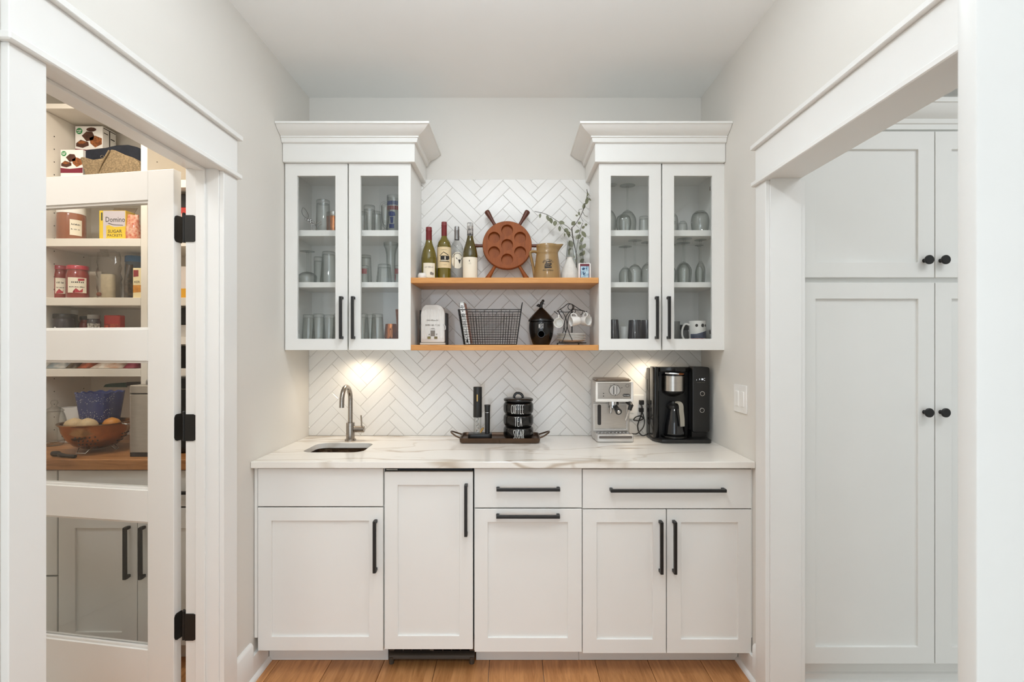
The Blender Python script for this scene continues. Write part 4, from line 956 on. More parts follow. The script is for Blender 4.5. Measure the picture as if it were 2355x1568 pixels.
Yo2 = 2.668; x_ = X(1120.8, Yo2); z1 = Z(930.5, Yo2)
t = thing('wine_stopper', (x_, Yo2, TF + .027), 'slim black wine pourer tube with a silver ring next to the tall opener', 'wine stopper')
b = MB(t); b.lathe([(0, TF + .0275), (.0125, TF + .0275), (.0138, z1 - .042), (.0138, z1 - .036), (.0145, z1 - .012), (.0158, z1 - .002), (.0150, z1), (0, z1 + .0008)], (x_, Yo2, 0), 22); b.build('tube', M['blackp'], t, ang=40)
b = MB(t); b.lathe([(.0137, z1 - .0405), (.0144, z1 - .040), (.0144, z1 - .0375), (.0137, z1 - .037)], (x_, Yo2, 0), 22); b.build('ring', M['chrome'], t)
# stacked canister: three separate jars and a lid
Yq = 2.688; xq = X(1192.3, Yq); hq = .0622
jm = MB(); jm.lathe([(0, 0), (.066, 0), (.069, .002)] + rev([(.0715, .006), (.0765, .016), (.0768, .044), (.0735, .055), (.0695, .0585)], 3) + [(.066, .0605), (.060, .059), (.058, .02), (0, .012)], (0, 0, 0), 40)
jme = jm.mesh('jar', M['blackg'], ang=50)
for i, (wd, lb, wl) in enumerate((('SUGAR', 'glossy black ceramic jar lettered SUGAR, bottom of the stacked canisters', .0085), ('TEA', 'glossy black ceramic jar lettered TEA, middle of the stacked canisters', .0095), ('COFFEE', 'glossy black ceramic jar lettered COFFEE, on top of the stacked canisters', .0085))):
    z_ = TF + i * hq; t = thing('canister', (xq, Yq, z_), lb, 'canister', 'stacked black canisters on the tray')
    link('jar', jme, t)
    b = MB(); fq = wrapf(.0768, (0, 0), .0); strokes(b, wd, wl, .044, .0028 if wd != 'TEA' else .004, lambda u, v, d: fq(u - .006 + (.004 if wd == 'TEA' else .006 if wd == 'SUGAR' else 0), v + .0305, d), .00105); b.build('lettering', M['white'], t)
    if i == 2:
        b = MB(); b.lathe([(0, hq), (.066, hq), (.0745, hq + .004), (.0765, hq + .011), (.0745, hq + .016), (.066, hq + .0195), (.03, hq + .0225), (0, hq + .023)], (0, 0, 0), 40); b.build('lid', M['blackg'], t, ang=50)
        b = MB(); b.tube(rev([(-.024, 0, hq + .019), (-.020, 0, hq + .033), (-.011, 0, hq + .043), (.002, 0, hq + .044), (.013, 0, hq + .040), (.021, 0, hq + .030), (.024, 0, hq + .019)], 3), [.0062] * 19, 10); b.build('lid_handle', M['blackg'], t)

# ------------------------------------------------------------------ espresso machine
Ye = 2.625
def ex(px, Y=Ye): return X(1345 + px / 9.226, Y)
def ez(py, Y=Ye): return Z(860 + py / 9.226, Y)
x0, x1 = .4215, .6095
t = thing('espresso_machine', ((x0 + x1) / 2, 2.70, CT), 'compact silver espresso machine with round dial on the quartz counter', 'espresso machine')
b = MB(t); b.rbox(x0, x1, 2.705, 2.790, CT + .002, 1.222, .012); b.build('rear_body', M['satin'], t, bevel=.003)
b = MB(t); b.rbox(x0 - .001, x1 + .001, 2.632, 2.790, ez(590), ez(168), .012, ax='y'); b.build('head', M['satin'], t, bevel=.004, seg=2)
b = MB(t); ring(b, (ex(230), ex(1032), ez(590), ez(165)), (ex(278), ex(985), ez(530), ez(182)), Ye, .010); b.build('bezel', mat('cream_bezel', '#ece7e0', .25, coat=.4), t, bevel=.002, seg=2)
b = MB(t); b.box(ex(276), ex(988), Ye + .004, Ye + .011, ez(532), ez(180)); b.build('control_panel', M['steel'], t)
b = MB(t); b.rbox(x0 + .006, x1 - .006, 2.645, 2.785, ez(160), ez(108), .01); b.build('cup_warmer', mat('warm_gray_top', '#8a7b6c', .35, .6), t, bevel=.003)
dx, dz = ex(634), ez(347); RXm = Matrix.Rotation(math.pi / 2, 3, 'X')
b = MB(t); b.lathe([(0, -.0045), (.0265, -.0045), (.0265, .002), (.0245, .004), (.0235, .005), (0, .005)], (dx, Ye, dz), 30, 0, RXm); dl = b.build('dial', M['satin'], t, ang=40)
b = MB(t); b.tube([(dx + .0267 * math.cos(a), Ye - .001, dz + .0267 * math.sin(a)) for a in [2 * math.pi * q / 30 for q in range(30)]], .0011, 5, closed=True); b.build('dial_ring', M['ink'], dl)
b = MB(t); b.rbox(dx - .0065, dx + .0065, Ye - .016, Ye - .004, dz - .0245, dz + .0245, .006, ax='y'); b.build('dial_grip', M['satin'], dl, bevel=.0015)
b = MB(t)
for s in (-1, 1): b.box(dx + s * .0068 - .0005, dx + s * .0068 + .0005, Ye - .0165, Ye - .005, dz - .019, dz + .022)
b.box(dx - .002, dx + .002, Ye - .0168, Ye - .0158, dz - .0235, dz - .018); b.build('dial_mark', M['ink'], dl)
b = MB(t); fe = lambda u, v, d=0: (u, Ye + .0036 - d, v)
for a, c, w_ in ((545, 240, 8), (622, 218, 9), (705, 240, 8), (790, 290, 9), (400, 412, 14), (400, 468, 14)): shape(b, [[(ex(a) + .00022 * w_ * math.cos(q), ez(c) + .00022 * w_ * .8 * math.sin(q)) for q in [k * math.pi / 4 for k in range(8)]]], fe, .0006)
b.tube([fe(ex(720), ez(265), .0004), fe(ex(750), ez(300), .0004), fe(ex(800), ez(296), .0004)], .0006, 4)
b.tube([fe(ex(905) + .0082 * math.cos(q), ez(248) + .0082 * math.sin(q), .0004) for q in [2 * math.pi * k / 20 for k in range(20)]], .0006, 4, closed=True)
b.build('panel_print', M['ink'], t)
b = MB(t); b.rbox(ex(808), ex(962), Ye + .001, Ye + .0042, ez(478), ez(422), .006, ax='y'); bd = b.build('badge', M['dark'], t)
b = MB(t); put_text(b, "DeLonghi", .0080, lambda u, v, d=0: (ex(885) + u, Ye + .001 - d, ez(450) + v), 0, 0, .0004); b.build('lettering', M['white'], bd)
b = MB(t); b.box(ex(180, 2.70), ex(900, 2.70), 2.697, 2.704, CT + .045, ez(630)); b.build('splash_panel', M['steel'], t)
b = MB(t); b.rbox(ex(275, 2.69), ex(347, 2.69), 2.692, 2.698, ez(1082, 2.69), ez(652, 2.69), .006, ax='y'); b.build('water_gauge', M['dark'], t)
b = MB(t); ring(b, (ex(180, 2.685), ex(905, 2.685), ez(1190, 2.685), ez(628, 2.685)), (ex(210, 2.685), ex(890, 2.685), ez(1165, 2.685), ez(650, 2.685)), 2.686, .010); b.build('panel_rim', M['satin'], t, bevel=.001)
zt = ez(1285)
b = MB(t); b.rbox(ex(255), ex(1040), 2.622, 2.704, CT + .002, zt, .008); b.build('drip_tray', M['satin'], t, bevel=.003)
b = MB(t); b.rbox(ex(300), ex(1000), 2.6205, 2.626, ez(1366), ez(1312), .004, ax='y'); b.build('tray_slot', mat('tray_slot_gray', '#77706a', .3, .6), t)
b = MB(t); b.box(ex(290), ex(1000), 2.628, 2.698, zt, zt + .0025)
for k in range(9): xx = ex(290) + (ex(1000) - ex(290)) * (k + .5) / 9; b.box(xx - .004, xx + .004, 2.634, 2.692, zt + .0025, zt + .004)
b.build('drip_grid', M['chrome'], t)
bx_ = ex(598, 2.665); zh = ez(590)
b = MB(t); b.cyl((bx_, 2.668, zh - .020), (bx_, 2.668, zh + .004), .030, 24); b.cyl((bx_, 2.668, zh - .034), (bx_, 2.668, zh - .019), .025, 24); b.build('brew_head', M['chrome'], t, bevel=.0015)
b = MB(t); b.tube([(bx_ - .012, 2.655, zh - .032), (bx_ - .012, 2.650, zh - .045), (bx_ - .016, 2.645, zh - .062)], [.0075, .006, .0055], 10); b.build('spout', M['chrome'], t)
b = MB(t); b.tube([(bx_ + .006, 2.645, zh - .026), (bx_ + .010, 2.618, zh - .036), (bx_ + .014, 2.590, zh - .046)], [.012, .0145, .0165], 14); b.build('portafilter_handle', M['blackg'], t)
b = MB(t); b.tube([(bx_ + .014, 2.5895, zh - .046), (bx_ + .0145, 2.586, zh - .0475)], [.010, .008], 12); b.build('handle_cap', M['chrome'], t)
b = MB(t); b.tube([(ex(905, 2.63), 2.65, ez(600, 2.63)), (ex(950, 2.63), 2.628, ez(620, 2.63)), (ex(965, 2.63), 2.612, ez(660, 2.62)), (ex(935, 2.62), 2.610, ez(760, 2.62))], [.008, .0115, .012, .010], 10); b.build('steam_joint', M['blackp'], t)
b = MB(t); b.tube([(ex(938, 2.62), 2.610, ez(745, 2.62)), (ex(900, 2.62), 2.606, ez(860, 2.62)), (ex(860, 2.62), 2.603, ez(975, 2.62))], [.0068, .0070, .0075], 10); b.build('steam_wand', M['chrome'], t)
b = MB(t); b.cyl((x1 + .0005, 2.70, ez(260, 2.7)), (x1 + .007, 2.70, ez(260, 2.7)), .010, 14); b.build('side_knob', M['blackp'], t)

def cz(px, py, Y): return (X(1430 + px / 12.06, Y), Y, Z(890 + py / 12.06, Y))
b = MB(t); P = [cz(545, 660, 2.80), cz(590, 760, 2.795), cz(630, 950, 2.785), cz(600, 1100, 2.77), cz(500, 1225, 2.755), cz(400, 1295, 2.745), cz(280, 1290, 2.745), cz(200, 1270, 2.76)]
P = [(p[0], p[1], max(p[2], CT + .0035)) for p in P]; b.tube(rev(P, 4), .0031, 7); b.build('power_cord', M['blackp'], t)
b = MB(t); p = cz(545, 630, 2.80); b.rbox(p[0] - .013, p[0] + .011, 2.792, 2.8125, p[2] - .012, p[2] + .011, .004, ax='y'); b.build('plug', M['blackp'], t, bevel=.002)

# ------------------------------------------------------------------ drip coffee maker
Yd = 2.640
def dx_(px, Y=Yd): return X(1480 + px / 7.84, Y)
def dz_(py, Y=Yd): return Z(830 + py / 7.84, Y)
t = thing('coffee_maker', (.852, 2.70, CT), 'large black drip coffee maker with steel brew basket and gray-handled carafe', 'coffee maker')
L0, L1 = .7150, .9945
b = MB(t); b.prism([(L0 + .004, 2.79), (L0, 2.66), (L0 + .03, 2.598), (L0 + .06, 2.593), (L1 - .012, 2.593), (L1, 2.603), (L1, 2.79)], lambda u, v, d: (u, v, d), CT + .001, CT + .020); b.build('base', M['blackp'], t, bevel=.004, seg=2)
b = MB(t); b.rbox(L0 + .002, L1 - .003, 2.722, 2.798, CT + .019, 1.284, .01); b.build('rear_body', M['blackp'], t, bevel=.004)
cl0, cl1 = dx_(185), dx_(292)
b = MB(t); b.rbox(cl0, cl1, 2.645, 2.724, CT + .019, dz_(105), .012); b.build('side_column', M['blackg'], t, bevel=.004, seg=2)
cr0, cr1 = dx_(880), dx_(1190)
b = MB(t); b.rbox(cr0, cr1, 2.637, 2.724, dz_(1285), dz_(108), .012, ax='y'); b.build('control_column', M['blackp'], t, bevel=.004, seg=2)
b = MB(t); b.box(cr0 + .006, cr1 - .008, 2.665, 2.724, CT + .019, dz_(1285)); b.build('column_foot', M['blackp'], t)
b = MB(t); zz = [dz_(200), dz_(112)]; n = 14
P = [(cl1, 2.724), (cl1, 2.668)] + [(cl1 + (cr0 - cl1) * k / n, 2.668 - .026 * math.sin(math.pi * k / n)) for k in range(1, n)] + [(cr0, 2.668), (cr0, 2.724)]
b.prism(P, lambda u, v, d: (u, v, d), zz[0], zz[1]); b.build('lid', M['blackg'], t, bevel=.004, seg=2)
b = MB(t); b.rbox(dx_(292), dx_(880), 2.7, 2.724, CT + .019, dz_(200), .004); b.build('cavity_back', M['blackp'], t)
xb_ = dx_(580); Yk_ = 2.688; rb_ = .0585
z1_, z0_ = dz_(268), dz_(548)
b = MB(t); b.lathe([(rb_ - .002, z0_), (rb_, z0_ + .001), (rb_, z1_ - .001), (rb_ - .002, z1_)], (xb_, Yk_, 0), 40); bk = b.build('brew_basket', M['steel'], t, ang=40)
b = MB(t); b.lathe([(0, dz_(655)), (.018, dz_(650)), (.032, dz_(628)), (.052, dz_(585)), (rb_ - .001, z0_ + .0015), (0, z0_ + .0015)], (xb_, Yk_, 0), 40); b.build('basket_funnel', M['blackp'], t, ang=50)
b = MB(t); b.lathe([(0, z1_ - .0015), (rb_ - .001, z1_ - .0015), (rb_ - .001, z1_ + .006), (.045, z1_ + .012), (0, z1_ + .012)], (xb_, Yk_, 0), 40); b.build('basket_rim', M['blackg'], t, ang=50)
b = MB(t); b.tube([(xb_ - .050, Yk_ - .040, z1_ + .014), (xb_ - .02, Yk_ - .058, z1_ + .0125), (xb_ + .012, Yk_ - .062, z1_ + .011)], [.0045, .005, .004], 8); b.build('basket_handle', M['chrome'], t)
b = MB(t); b.ball((xb_ + .0175, Yk_ - .053, z1_ + .0095), .024, 16, 0, (1, .35, .22)); b.build('filter_tab', mat('orange_brown_tab', '#8f4f22', .4, noise=.2), t, ang=80)
xc_ = dx_(585); zc0, zc1 = CT + .0205, dz_(690)
hh = zc1 - zc0
b = MB(t); b.lathe([(0, zc0), (.060, zc0), (.0665, zc0 + .002), (.0665, zc0 + .010), (.060, zc0 + .012), (0, zc0 + .012)], (xc_, 2.668, 0), 36); b.build('warming_plate', M['blackg'], t, ang=40)
c0 = zc0 + .0125
b = MB(t); b.lathe([(0, c0), (.050, c0), (.0535, c0 + .004), (.053, c0 + .012), (.047, c0 + .06), (.040, c0 + .095), (.032, c0 + .125), (.029, c0 + .135), (0, c0 + .135)], (xc_, 2.668, 0), 36)
o = b.build('carafe', mat('smoky_carafe_glass', '#18181a', .05, noise=.2, coat=.5), t, ang=60)
b = MB(t); b.lathe([(0, c0 + .134), (.031, c0 + .134), (.033, c0 + .138), (.031, c0 + .150), (.020, c0 + .158), (.013, c0 + .170), (0, c0 + .170)], (xc_ - .004, 2.668, 0), 28); b.build('carafe_lid', M['blackp'], o, ang=40)
b = MB(t); hp2 = [(dx_(590, 2.63), 2.634, dz_(742, 2.63)), (dx_(640, 2.62), 2.616, dz_(752, 2.62)), (dx_(668, 2.61), 2.603, dz_(800, 2.61)), (dx_(680, 2.60), 2.598, dz_(900, 2.60)), (dx_(696, 2.6), 2.598, dz_(1040, 2.60)), (dx_(702, 2.6), 2.600, dz_(1180, 2.60))]
hw_ = [.008, .0105, .0115, .0115, .0115, .011]; vs = []; fs = []
R_ = rev([tuple(list(p) + [h]) for p, h in zip(hp2, hw_)], 3)
for i, (px, py, pz, h) in enumerate(R_):
    q0 = R_[max(i - 1, 0)]; q1 = R_[min(i + 1, len(R_) - 1)]; tv = Vector((q1[0] - q0[0], q1[1] - q0[1], q1[2] - q0[2])).normalized(); sd = Vector((.9, .25, .12)); sd = (sd - tv * sd.dot(tv)).normalized(); nr = tv.cross(sd).normalized()
    for su, sv in ((-1, -1), (1, -1), (1, 1), (-1, 1)): vs.append(Vector((px, py, pz)) + sd * h * su + nr * .0035 * sv)
for i in range(len(R_) - 1):
    for k in range(4): fs.append((4 * i + k, 4 * i + (k + 1) % 4, 4 * i + 4 + (k + 1) % 4, 4 * i + 4 + k))
fs += [(0, 1, 2, 3), tuple(4 * (len(R_) - 1) + k for k in (3, 2, 1, 0))]
b.add(vs, fs); b.build('carafe_handle', mat('warm_gray_handle', '#a59f92', .4, noise=.05), o, bevel=.0012)
for px, py in ((1045, 585), (1040, 885)):
    b = MB(t); b.lathe([(0, 0), (.0128, 0), (.0128, .008), (.0118, .0095), (.0098, .0095), (.0090, .0075), (0, .0075)], (dx_(px), 2.637, dz_(py)), 24, 0, RXm); kn = b.build('knob', M['chrome'], t, ang=40)
    b = MB(t); b.lathe([(0, .0076), (.0088, .0076), (.0088, .0092), (0, .0094)], (dx_(px), 2.637, dz_(py)), 20, 0, RXm); b.build('knob_face', M['blackp'], kn, ang=40)
b = MB(t); fd = lambda u, v, d=0: (dx_(1045) + u, 2.6365 - d, dz_(330) + v)
put_text(b, '1', .0115, fd, -.011, 0, .0006); put_text(b, '18', .0125, fd, .002, 0, .0006); shape(b, [[(-.028, -.004), (-.025, -.004), (-.025, -.002), (-.028, -.002)], [(.013, .004), (.0155, .004), (.0155, .006), (.013, .006)], [(.013, -.006), (.0155, -.006), (.0155, -.004), (.013, -.004)]], fd, .0005)
b.build('display', mat('lit_display', '#ffffff', .5, emit='#f2f4ff', es=1.3), t)
b = MB(t); dashes(b, 9, .038, .002, lambda u, v, d=0: (dx_(1030) + u, 2.6365 - d, dz_(390) + v), 0, .0005, 0, 31); b.build('panel_print', M['grayink'], t)
# storage door lines on its left flank
b = MB(t); sx = L0 + .0015
for P in ([(2.728, 1.225), (2.765, 1.225), (2.765, 1.170), (2.728, 1.160)],): b.tube([(sx, a, c) for a, c in P], .001, 4)
b.build('flank_seam', M['dark'], t)
b = MB(t); b.rbox(sx - .0015, sx + .003, 2.733, 2.760, .985, 1.10, .008, ax='x'); b.build('scoop_holder', M['blackg'], t, bevel=.001)
b = MB(t); P = [cz(520, 470, 2.80), cz(560, 560, 2.79), cz(540, 760, 2.785), cz(460, 980, 2.775), cz(440, 1100, 2.765), cz(480, 1260, 2.755), cz(580, 1345, 2.745), cz(690, 1310, 2.75), cz(775, 1240, 2.77)]
P = [(p[0], p[1], max(p[2], CT + .0035)) for p in P]; b.tube(rev(P, 4), .0033, 7)
b.tube(rev([cz(600, 860, 2.79), cz(520, 800, 2.782), cz(400, 825, 2.775), cz(340, 880, 2.77), cz(345, 920, 2.77), cz(470, 930, 2.776), cz(560, 900, 2.784), cz(605, 862, 2.79)], 4), .0031, 7); b.build('power_cord', M['blackp'], t)
b = MB(t); p = cz(550, 425, 2.80); b.rbox(p[0] - .013, p[0] + .012, 2.792, 2.8125, p[2] - .012, p[2] + .012, .004, ax='y'); b.build('plug', M['blackp'], t, bevel=.002)
t = thing('wall_outlet', (.665, 2.82, 1.07), 'white outlet plate on the tile between the two coffee machines', 'outlet')
b = MB(t); b.rbox(.6120, .7115, 2.8130, 2.8195, Z(963, 2.815), Z(908, 2.815), .005, ax='y'); b.build('plate', M['white'], t, bevel=.0015)
for xx in (.640, .688):
    b = MB(t); b.rbox(xx - .0165, xx + .0165, 2.8112, 2.8135, 1.038, 1.106, .003, ax='y'); b.build('receptacle', M['white'], t)
b = MB(t)
for zz in (1.089, 1.055):
    b.box(.6335, .6350, 2.8108, 2.8114, zz - .004, zz + .004); b.box(.6445, .6460, 2.8108, 2.8114, zz - .003, zz + .003)
b.build('slot', M['dark'], t)

# ------------------------------------------------------------------ glassware in the wall cabinets
GC = {}
def tumbler(rb, rt, Hh, inv=True, base=.012, th=.0022, bulge=0):
    key = ('t', rb, rt, Hh, inv, base, bulge)
    if key not in GC:
        n = 6; out = [(rb + (rt - rb) * i / n + bulge * math.sin(math.pi * i / n), .002 + (Hh - .002) * i / n) for i in range(n + 1)]
        prof = [(0, 0), (rb * .92, 0)] + out + [(r - th, z) for r, z in out[::-1] if z > base] + [(out[0][0] - th, base), (0, base)]
        if inv: prof = [(r, Hh - z) for r, z in prof]
        b = MB(); b.lathe(prof, (0, 0, 0), 24); GC[key] = b.mesh('tumbler', M['glass'], ang=50)
    return GC[key]
def stemglass(R, bh, Ht, rf, inv=True, rim=.82, kind='wine'):
    key = ('s', R, bh, Ht, rf, inv, rim, kind)
    if key not in GC:
        sb = Ht - bh; th = .0016
        bowl = rev([(.005, sb), (R * .55, sb + bh * .10), (R * .9, sb + bh * .28), (R, sb + bh * .45), (R * .95, sb + bh * .75), (R * rim, Ht)], 3) if kind == 'wine' else rev([(.005, sb), (R * .6, sb + bh * .12), (R * .95, sb + bh * .4), (R, sb + bh * .7), (R * rim, Ht)], 3)
        pb = bowl + [(r - th, z) for r, z in bowl[::-1] if r > th * 2 and z > sb + bh * .06] + [(0, sb + bh * .06)]
        ps = [(0, .004), (.0095, .0045), (.0045, .012), (.0036, .03), (.0036, sb - .012), (.0052, sb + .001), (0, sb + .001)]
        pf = [(0, 0), (rf, 0), (rf, .0012), (rf * .6, .003), (.009, .0048), (0, .0048)]
        ms = []
        for nm, p in (('bowl', pb), ('stem', ps), ('foot', pf)):
            b = MB(); b.lathe([(r, Ht - z) for r, z in p] if inv else p, (0, 0, 0), 24); ms.append((nm, b.mesh(nm, M['glass'], ang=50)))
        GC[key] = ms
    return GC[key]
LS = {'A': 1.9697, 'B': 1.7142, 'C': 1.3982}
def put(name, me, px, Y, sh, label, cat, group=None, rz=0):
    loc = (X(px, Y), Y, LS[sh])
    if isinstance(me, list):
        o = bpy.data.objects.new(name, None); C.objects.link(o); o.empty_display_size = .03
        for nm, m in me: link(nm, m, o)
    else: o = link(name, me)
    o.location = loc; o.rotation_euler = (0, 0, rz)
    return tag(o, label, cat, group)
g1, g2, g3 = 'glasses on the top shelf above the sink', 'glasses on the middle shelf above the sink', 'glasses on the bottom shelf above the sink'
def H_(py, Y, sh): return round(Z(py, Y) - LS[sh], 4)
put('tumbler', tumbler(.0325, .0355, H_(461, 2.62, 'A'), base=.018), 743, 2.62, 'A', 'tall straight tumbler upside down between chrome bar tool and copper cup, top shelf above sink', 'glass', g1)
# copper cup with silver rim
me = MB(); me.lathe([(0, 0), (.034, 0), (.036, .003), (.038, .10), (.036, .10), (.034, .006), (0, .005)], (0, 0, 0), 24); c1 = me.mesh('body', M['copper'], ang=50)
me = MB(); me.lathe([(.0379, .0995), (.0385, .100), (.0385, .122), (.037, .122), (.037, .0995)], (0, 0, 0), 24); c2 = me.mesh('rim', M['steel'], ang=50)
put('copper_cup', [('body', c1), ('rim', c2)], 768, 2.715, 'A', 'copper cup with a gray rim behind the tall tumbler, top shelf above the sink', 'cup')
t = thing('bar_tool', (X(722, 2.61), 2.61, LS['A']), 'chrome wire bar tool with a leaf-shaped loop standing on the top shelf above the sink', 'bar tool')
def bt(px, py, dy=0): return Vector((X(675 + px / 9.42, 2.61), 2.61 + dy, Z(400 + py / 9.42, 2.61)))
b = MB(t); b.tube(rev([tuple(bt(*p)) for p in ((300, 970), (230, 920), (185, 850), (180, 780), (205, 730), (250, 760), (300, 840), (325, 900), (315, 950))], 3), .0016, 6); b.build('loop', M['chrome'], t)
for px, py, r_ in ((275, 980, .006), (320, 1005, .0085), (365, 1000, .007), (378, 1050, .0075), (420, 1040, .006), (430, 1090, .007)):
    b = MB(t); b.ball(bt(px, py, random.uniform(-.006, .006)), r_, 12); b.build('bead', M['chrome'], t, ang=80)
for pts_ in (((400, 1050), (395, 1130), (400, 1208)), ((440, 1060), (470, 1120), (520, 1200)), ((430, 1090), (500, 1080), (560, 1040), (600, 1035)), ((530, 1150), (560, 1110), (610, 1090))):
    b = MB(t); b.tube(rev([tuple(bt(*p)) for p in pts_], 3), .0022, 6); b.build('wire_leg', M['chrome'], t)
put('tumbler', tumbler(.0265, .030, H_(488, 2.69, 'A')), 834, 2.69, 'A', 'short tumbler upside down behind the thick-based one, second door, top shelf above sink', 'glass', g1)
put('tumbler', tumbler(.0275, .0295, H_(473, 2.61, 'A'), base=.020), 849.5, 2.61, 'A', 'thick-based tumbler upside down left of the pilsner glass, top shelf above the sink'.replace(' left of', ' beside'), 'glass', g1)
put('tumbler', tumbler(.025, .028, H_(487, 2.73, 'A')), 866, 2.73, 'A', 'plain tumbler at the back between thick-based tumbler and pilsner, top shelf above the sink', 'glass', g1)
b = MB(); b.lathe([(0, 0), (.024, 0), (.024, .003), (.010, .010), (.007, .018), (.012, .026)] + [(.0165, .045), (.0205, .085), (.0225, .128), (.0208, .128), (.0188, .085), (.015, .045), (.008, .030), (0, .029)], (0, 0, 0), 24)
put('pilsner_glass', b.mesh('pilsner_glass', M['glass'], ang=50), 886.5, 2.60, 'A', 'small footed pilsner glass in front of the printed beer stein, top shelf above the sink', 'glass', g1)
sh_ = H_(450, 2.705, 'A'); st_ = [('body', tumbler(.040, .036, sh_, False, .014, .003))]
b = MB(); b.tube(rev([(-.036, 0, sh_ * .80), (-.055, 0, sh_ * .84), (-.068, 0, sh_ * .76), (-.069, 0, sh_ * .5), (-.060, 0, sh_ * .3), (-.039, 0, sh_ * .2)], 4), .0055, 8); st_.append(('handle', b.mesh('handle', M['glass'], ang=60)))
fst = wrapf(lambda v: .0404 - .004 * v / sh_, (0, 0), 0)
b = MB()
for k in range(6): shape(b, [[(-.030 + .010 * k, .155), (-.023 + .010 * k, .155), (-.023 + .010 * k, .176), (-.030 + .010 * k, .176)]], fst, .0004)
shape(b, [[(-.024, .118), (-.004, .122), (.012, .118), (.016, .10), (-.002, .094), (-.02, .10)], [(-.012, .092), (.006, .092), (.004, .060), (-.008, .060)], [(-.016, .056), (.010, .056), (.010, .034), (-.016, .034)]], fst, .0004)
st_.append(('blue_print', b.mesh('blue_print', mat('blue_glass_print', '#2c3f7c', .4), smooth=False)))
b = MB(); shape(b, [[(-.034 + .011 * k, .130), (-.025 + .011 * k, .130), (-.025 + .011 * k, .150), (-.034 + .011 * k, .150)] for k in range(6)], fst, .0004); st_.append(('red_print', b.mesh('red_print', mat('red_glass_print', '#8e3f40', .4), smooth=False)))
put('beer_stein', st_, 906, 2.712, 'A', 'tall glass beer stein with blue and red print, top shelf above the sink', 'stein', g1)
# middle shelf above the sink
put('coupe_glass', stemglass(.046, .060, H_(578, 2.625, 'B'), .036, True, .98, 'wine'), 707, 2.625, 'B', 'wide stemmed coupe glass upside down at the wall end, middle shelf above the sink', 'glass', g2)
put('tumbler', tumbler(.0245, .0245, H_(591, 2.745, 'B'), base=.022), 733, 2.745, 'B', 'straight tumbler upside down behind the tall pint glass, middle shelf above the sink', 'glass', g2)
put('pint_glass', tumbler(.031, .0425, H_(579, 2.63, 'B'), base=.014), 756, 2.63, 'B', 'large slanted pint glass upside down beside the coupe glass, middle shelf above the sink', 'glass', g2)
put('tumbler', tumbler(.0275, .0325, H_(587, 2.715, 'B'), base=.012), 841, 2.715, 'B', 'medium pint tumbler upside down behind the red-printed glass, middle shelf above the sink', 'glass', g2)
def printed(rb, rt, Hh):
    fp_ = wrapf(lambda v: rb + (rt - rb) * (1 - v / Hh) + .0004, (0, 0), 0); b = MB()
    shape(b, [[(-.016 + .0075 * k, Hh * .50), (-.010 + .0075 * k, Hh * .50), (-.010 + .0075 * k, Hh * .80), (-.016 + .0075 * k, Hh * .80)] for k in range(5)] + [[(-.014, Hh * .12), (-.009, Hh * .12), (-.009, Hh * .45), (-.014, Hh * .45)]], fp_, .0004)
    return [('body', tumbler(rb, rt, Hh)), ('red_print', b.mesh('red_print', bpy.data.materials['red_glass_print'], smooth=False))]
put('tumbler', printed(.0225, .026, H_(611, 2.60, 'B')), 837, 2.60, 'B', 'small red-printed glass upside down at the hinge side of the middle shelf above the sink', 'glass', g2)
cg = MB(); n = 6; Hc = H_(608, 2.61, 'B'); cg.lathe([(0, Hc), (.029, Hc), (.0315, Hc - .003)] + [(.032 + .0085 * k / 8 + (.0012 if k % 2 else 0), Hc - .006 - (Hc - .006) * k / 8) for k in range(9)] + [(.038, 0), (.030, Hc - .016), (0, Hc - .016)], (0, 0, 0), 14)
put('cut_glass_tumbler', cg.mesh('cut_glass_tumbler', M['glass'], smooth=False), 884, 2.61, 'B', 'faceted cut-glass tumbler upside down in the center of the second door, middle shelf above sink', 'glass', g2)
fv = MB(); Hv = H_(557, 2.69, 'B') - .002; fv.lathe([(0, 0), (.024, 0), (.026, .003), (.024, .02), (.0225, .08), (.0235, Hv * .72), (.029, Hv * .85), (.037, Hv * .93), (.037, Hv), (.0355, Hv), (.034, Hv * .93), (.027, Hv * .85), (.0215, Hv * .72), (.020, .08), (.020, .014), (0, .012)], (0, 0, 0), 24)
put('flared_vase', fv.mesh('flared_vase', M['glass'], ang=50), 899, 2.70, 'B', 'tall flared glass vase behind the cut-glass tumbler, middle shelf above the sink', 'vase')
put('tumbler', printed(.0185, .021, H_(611, 2.595, 'B')), 916, 2.595, 'B', 'small red-printed glass upside down at the shelf-bracket end beside the flared vase'.replace('shelf-bracket end ', 'inner end '), 'glass', g2)
# bottom shelf above the sink
for px, Y, top, lb in ((709.5, 2.665, 719, 'pint glass upside down at the wall end, bottom shelf above the sink'), (733, 2.60, 722, 'pint glass upside down second from the wall, bottom shelf above the sink'), (757, 2.675, 721, 'pint glass upside down third from the wall, bottom shelf above the sink'), (780, 2.60, 722, 'pint glass upside down behind the first door handle, bottom shelf above the sink'), (834, 2.60, 722, 'pint glass upside down just past the second door handle, bottom shelf above the sink'), (852, 2.68, 725, 'pint glass upside down at the back between two others, second door bottom shelf above sink'), (868, 2.60, 722.5, 'pint glass upside down next to the copper mug, bottom shelf above the sink')):
    put('pint_glass', tumbler(.0265, .0350, round(H_(722, 2.60, 'C'), 3), base=.016), px, Y, 'C', lb, 'glass', g3)
Hm = H_(745, 2.61, 'C'); b = MB(); b.lathe([(0, 0), (.023, 0), (.026, .004), (.031, .03), (.0325, .05), (.030, .08), (.0265, Hm), (.025, Hm), (.028, .08), (.030, .05), (.023, .006), (0, .006)], (0, 0, 0), 28); m1 = b.mesh('body', M['copper'], ang=50)
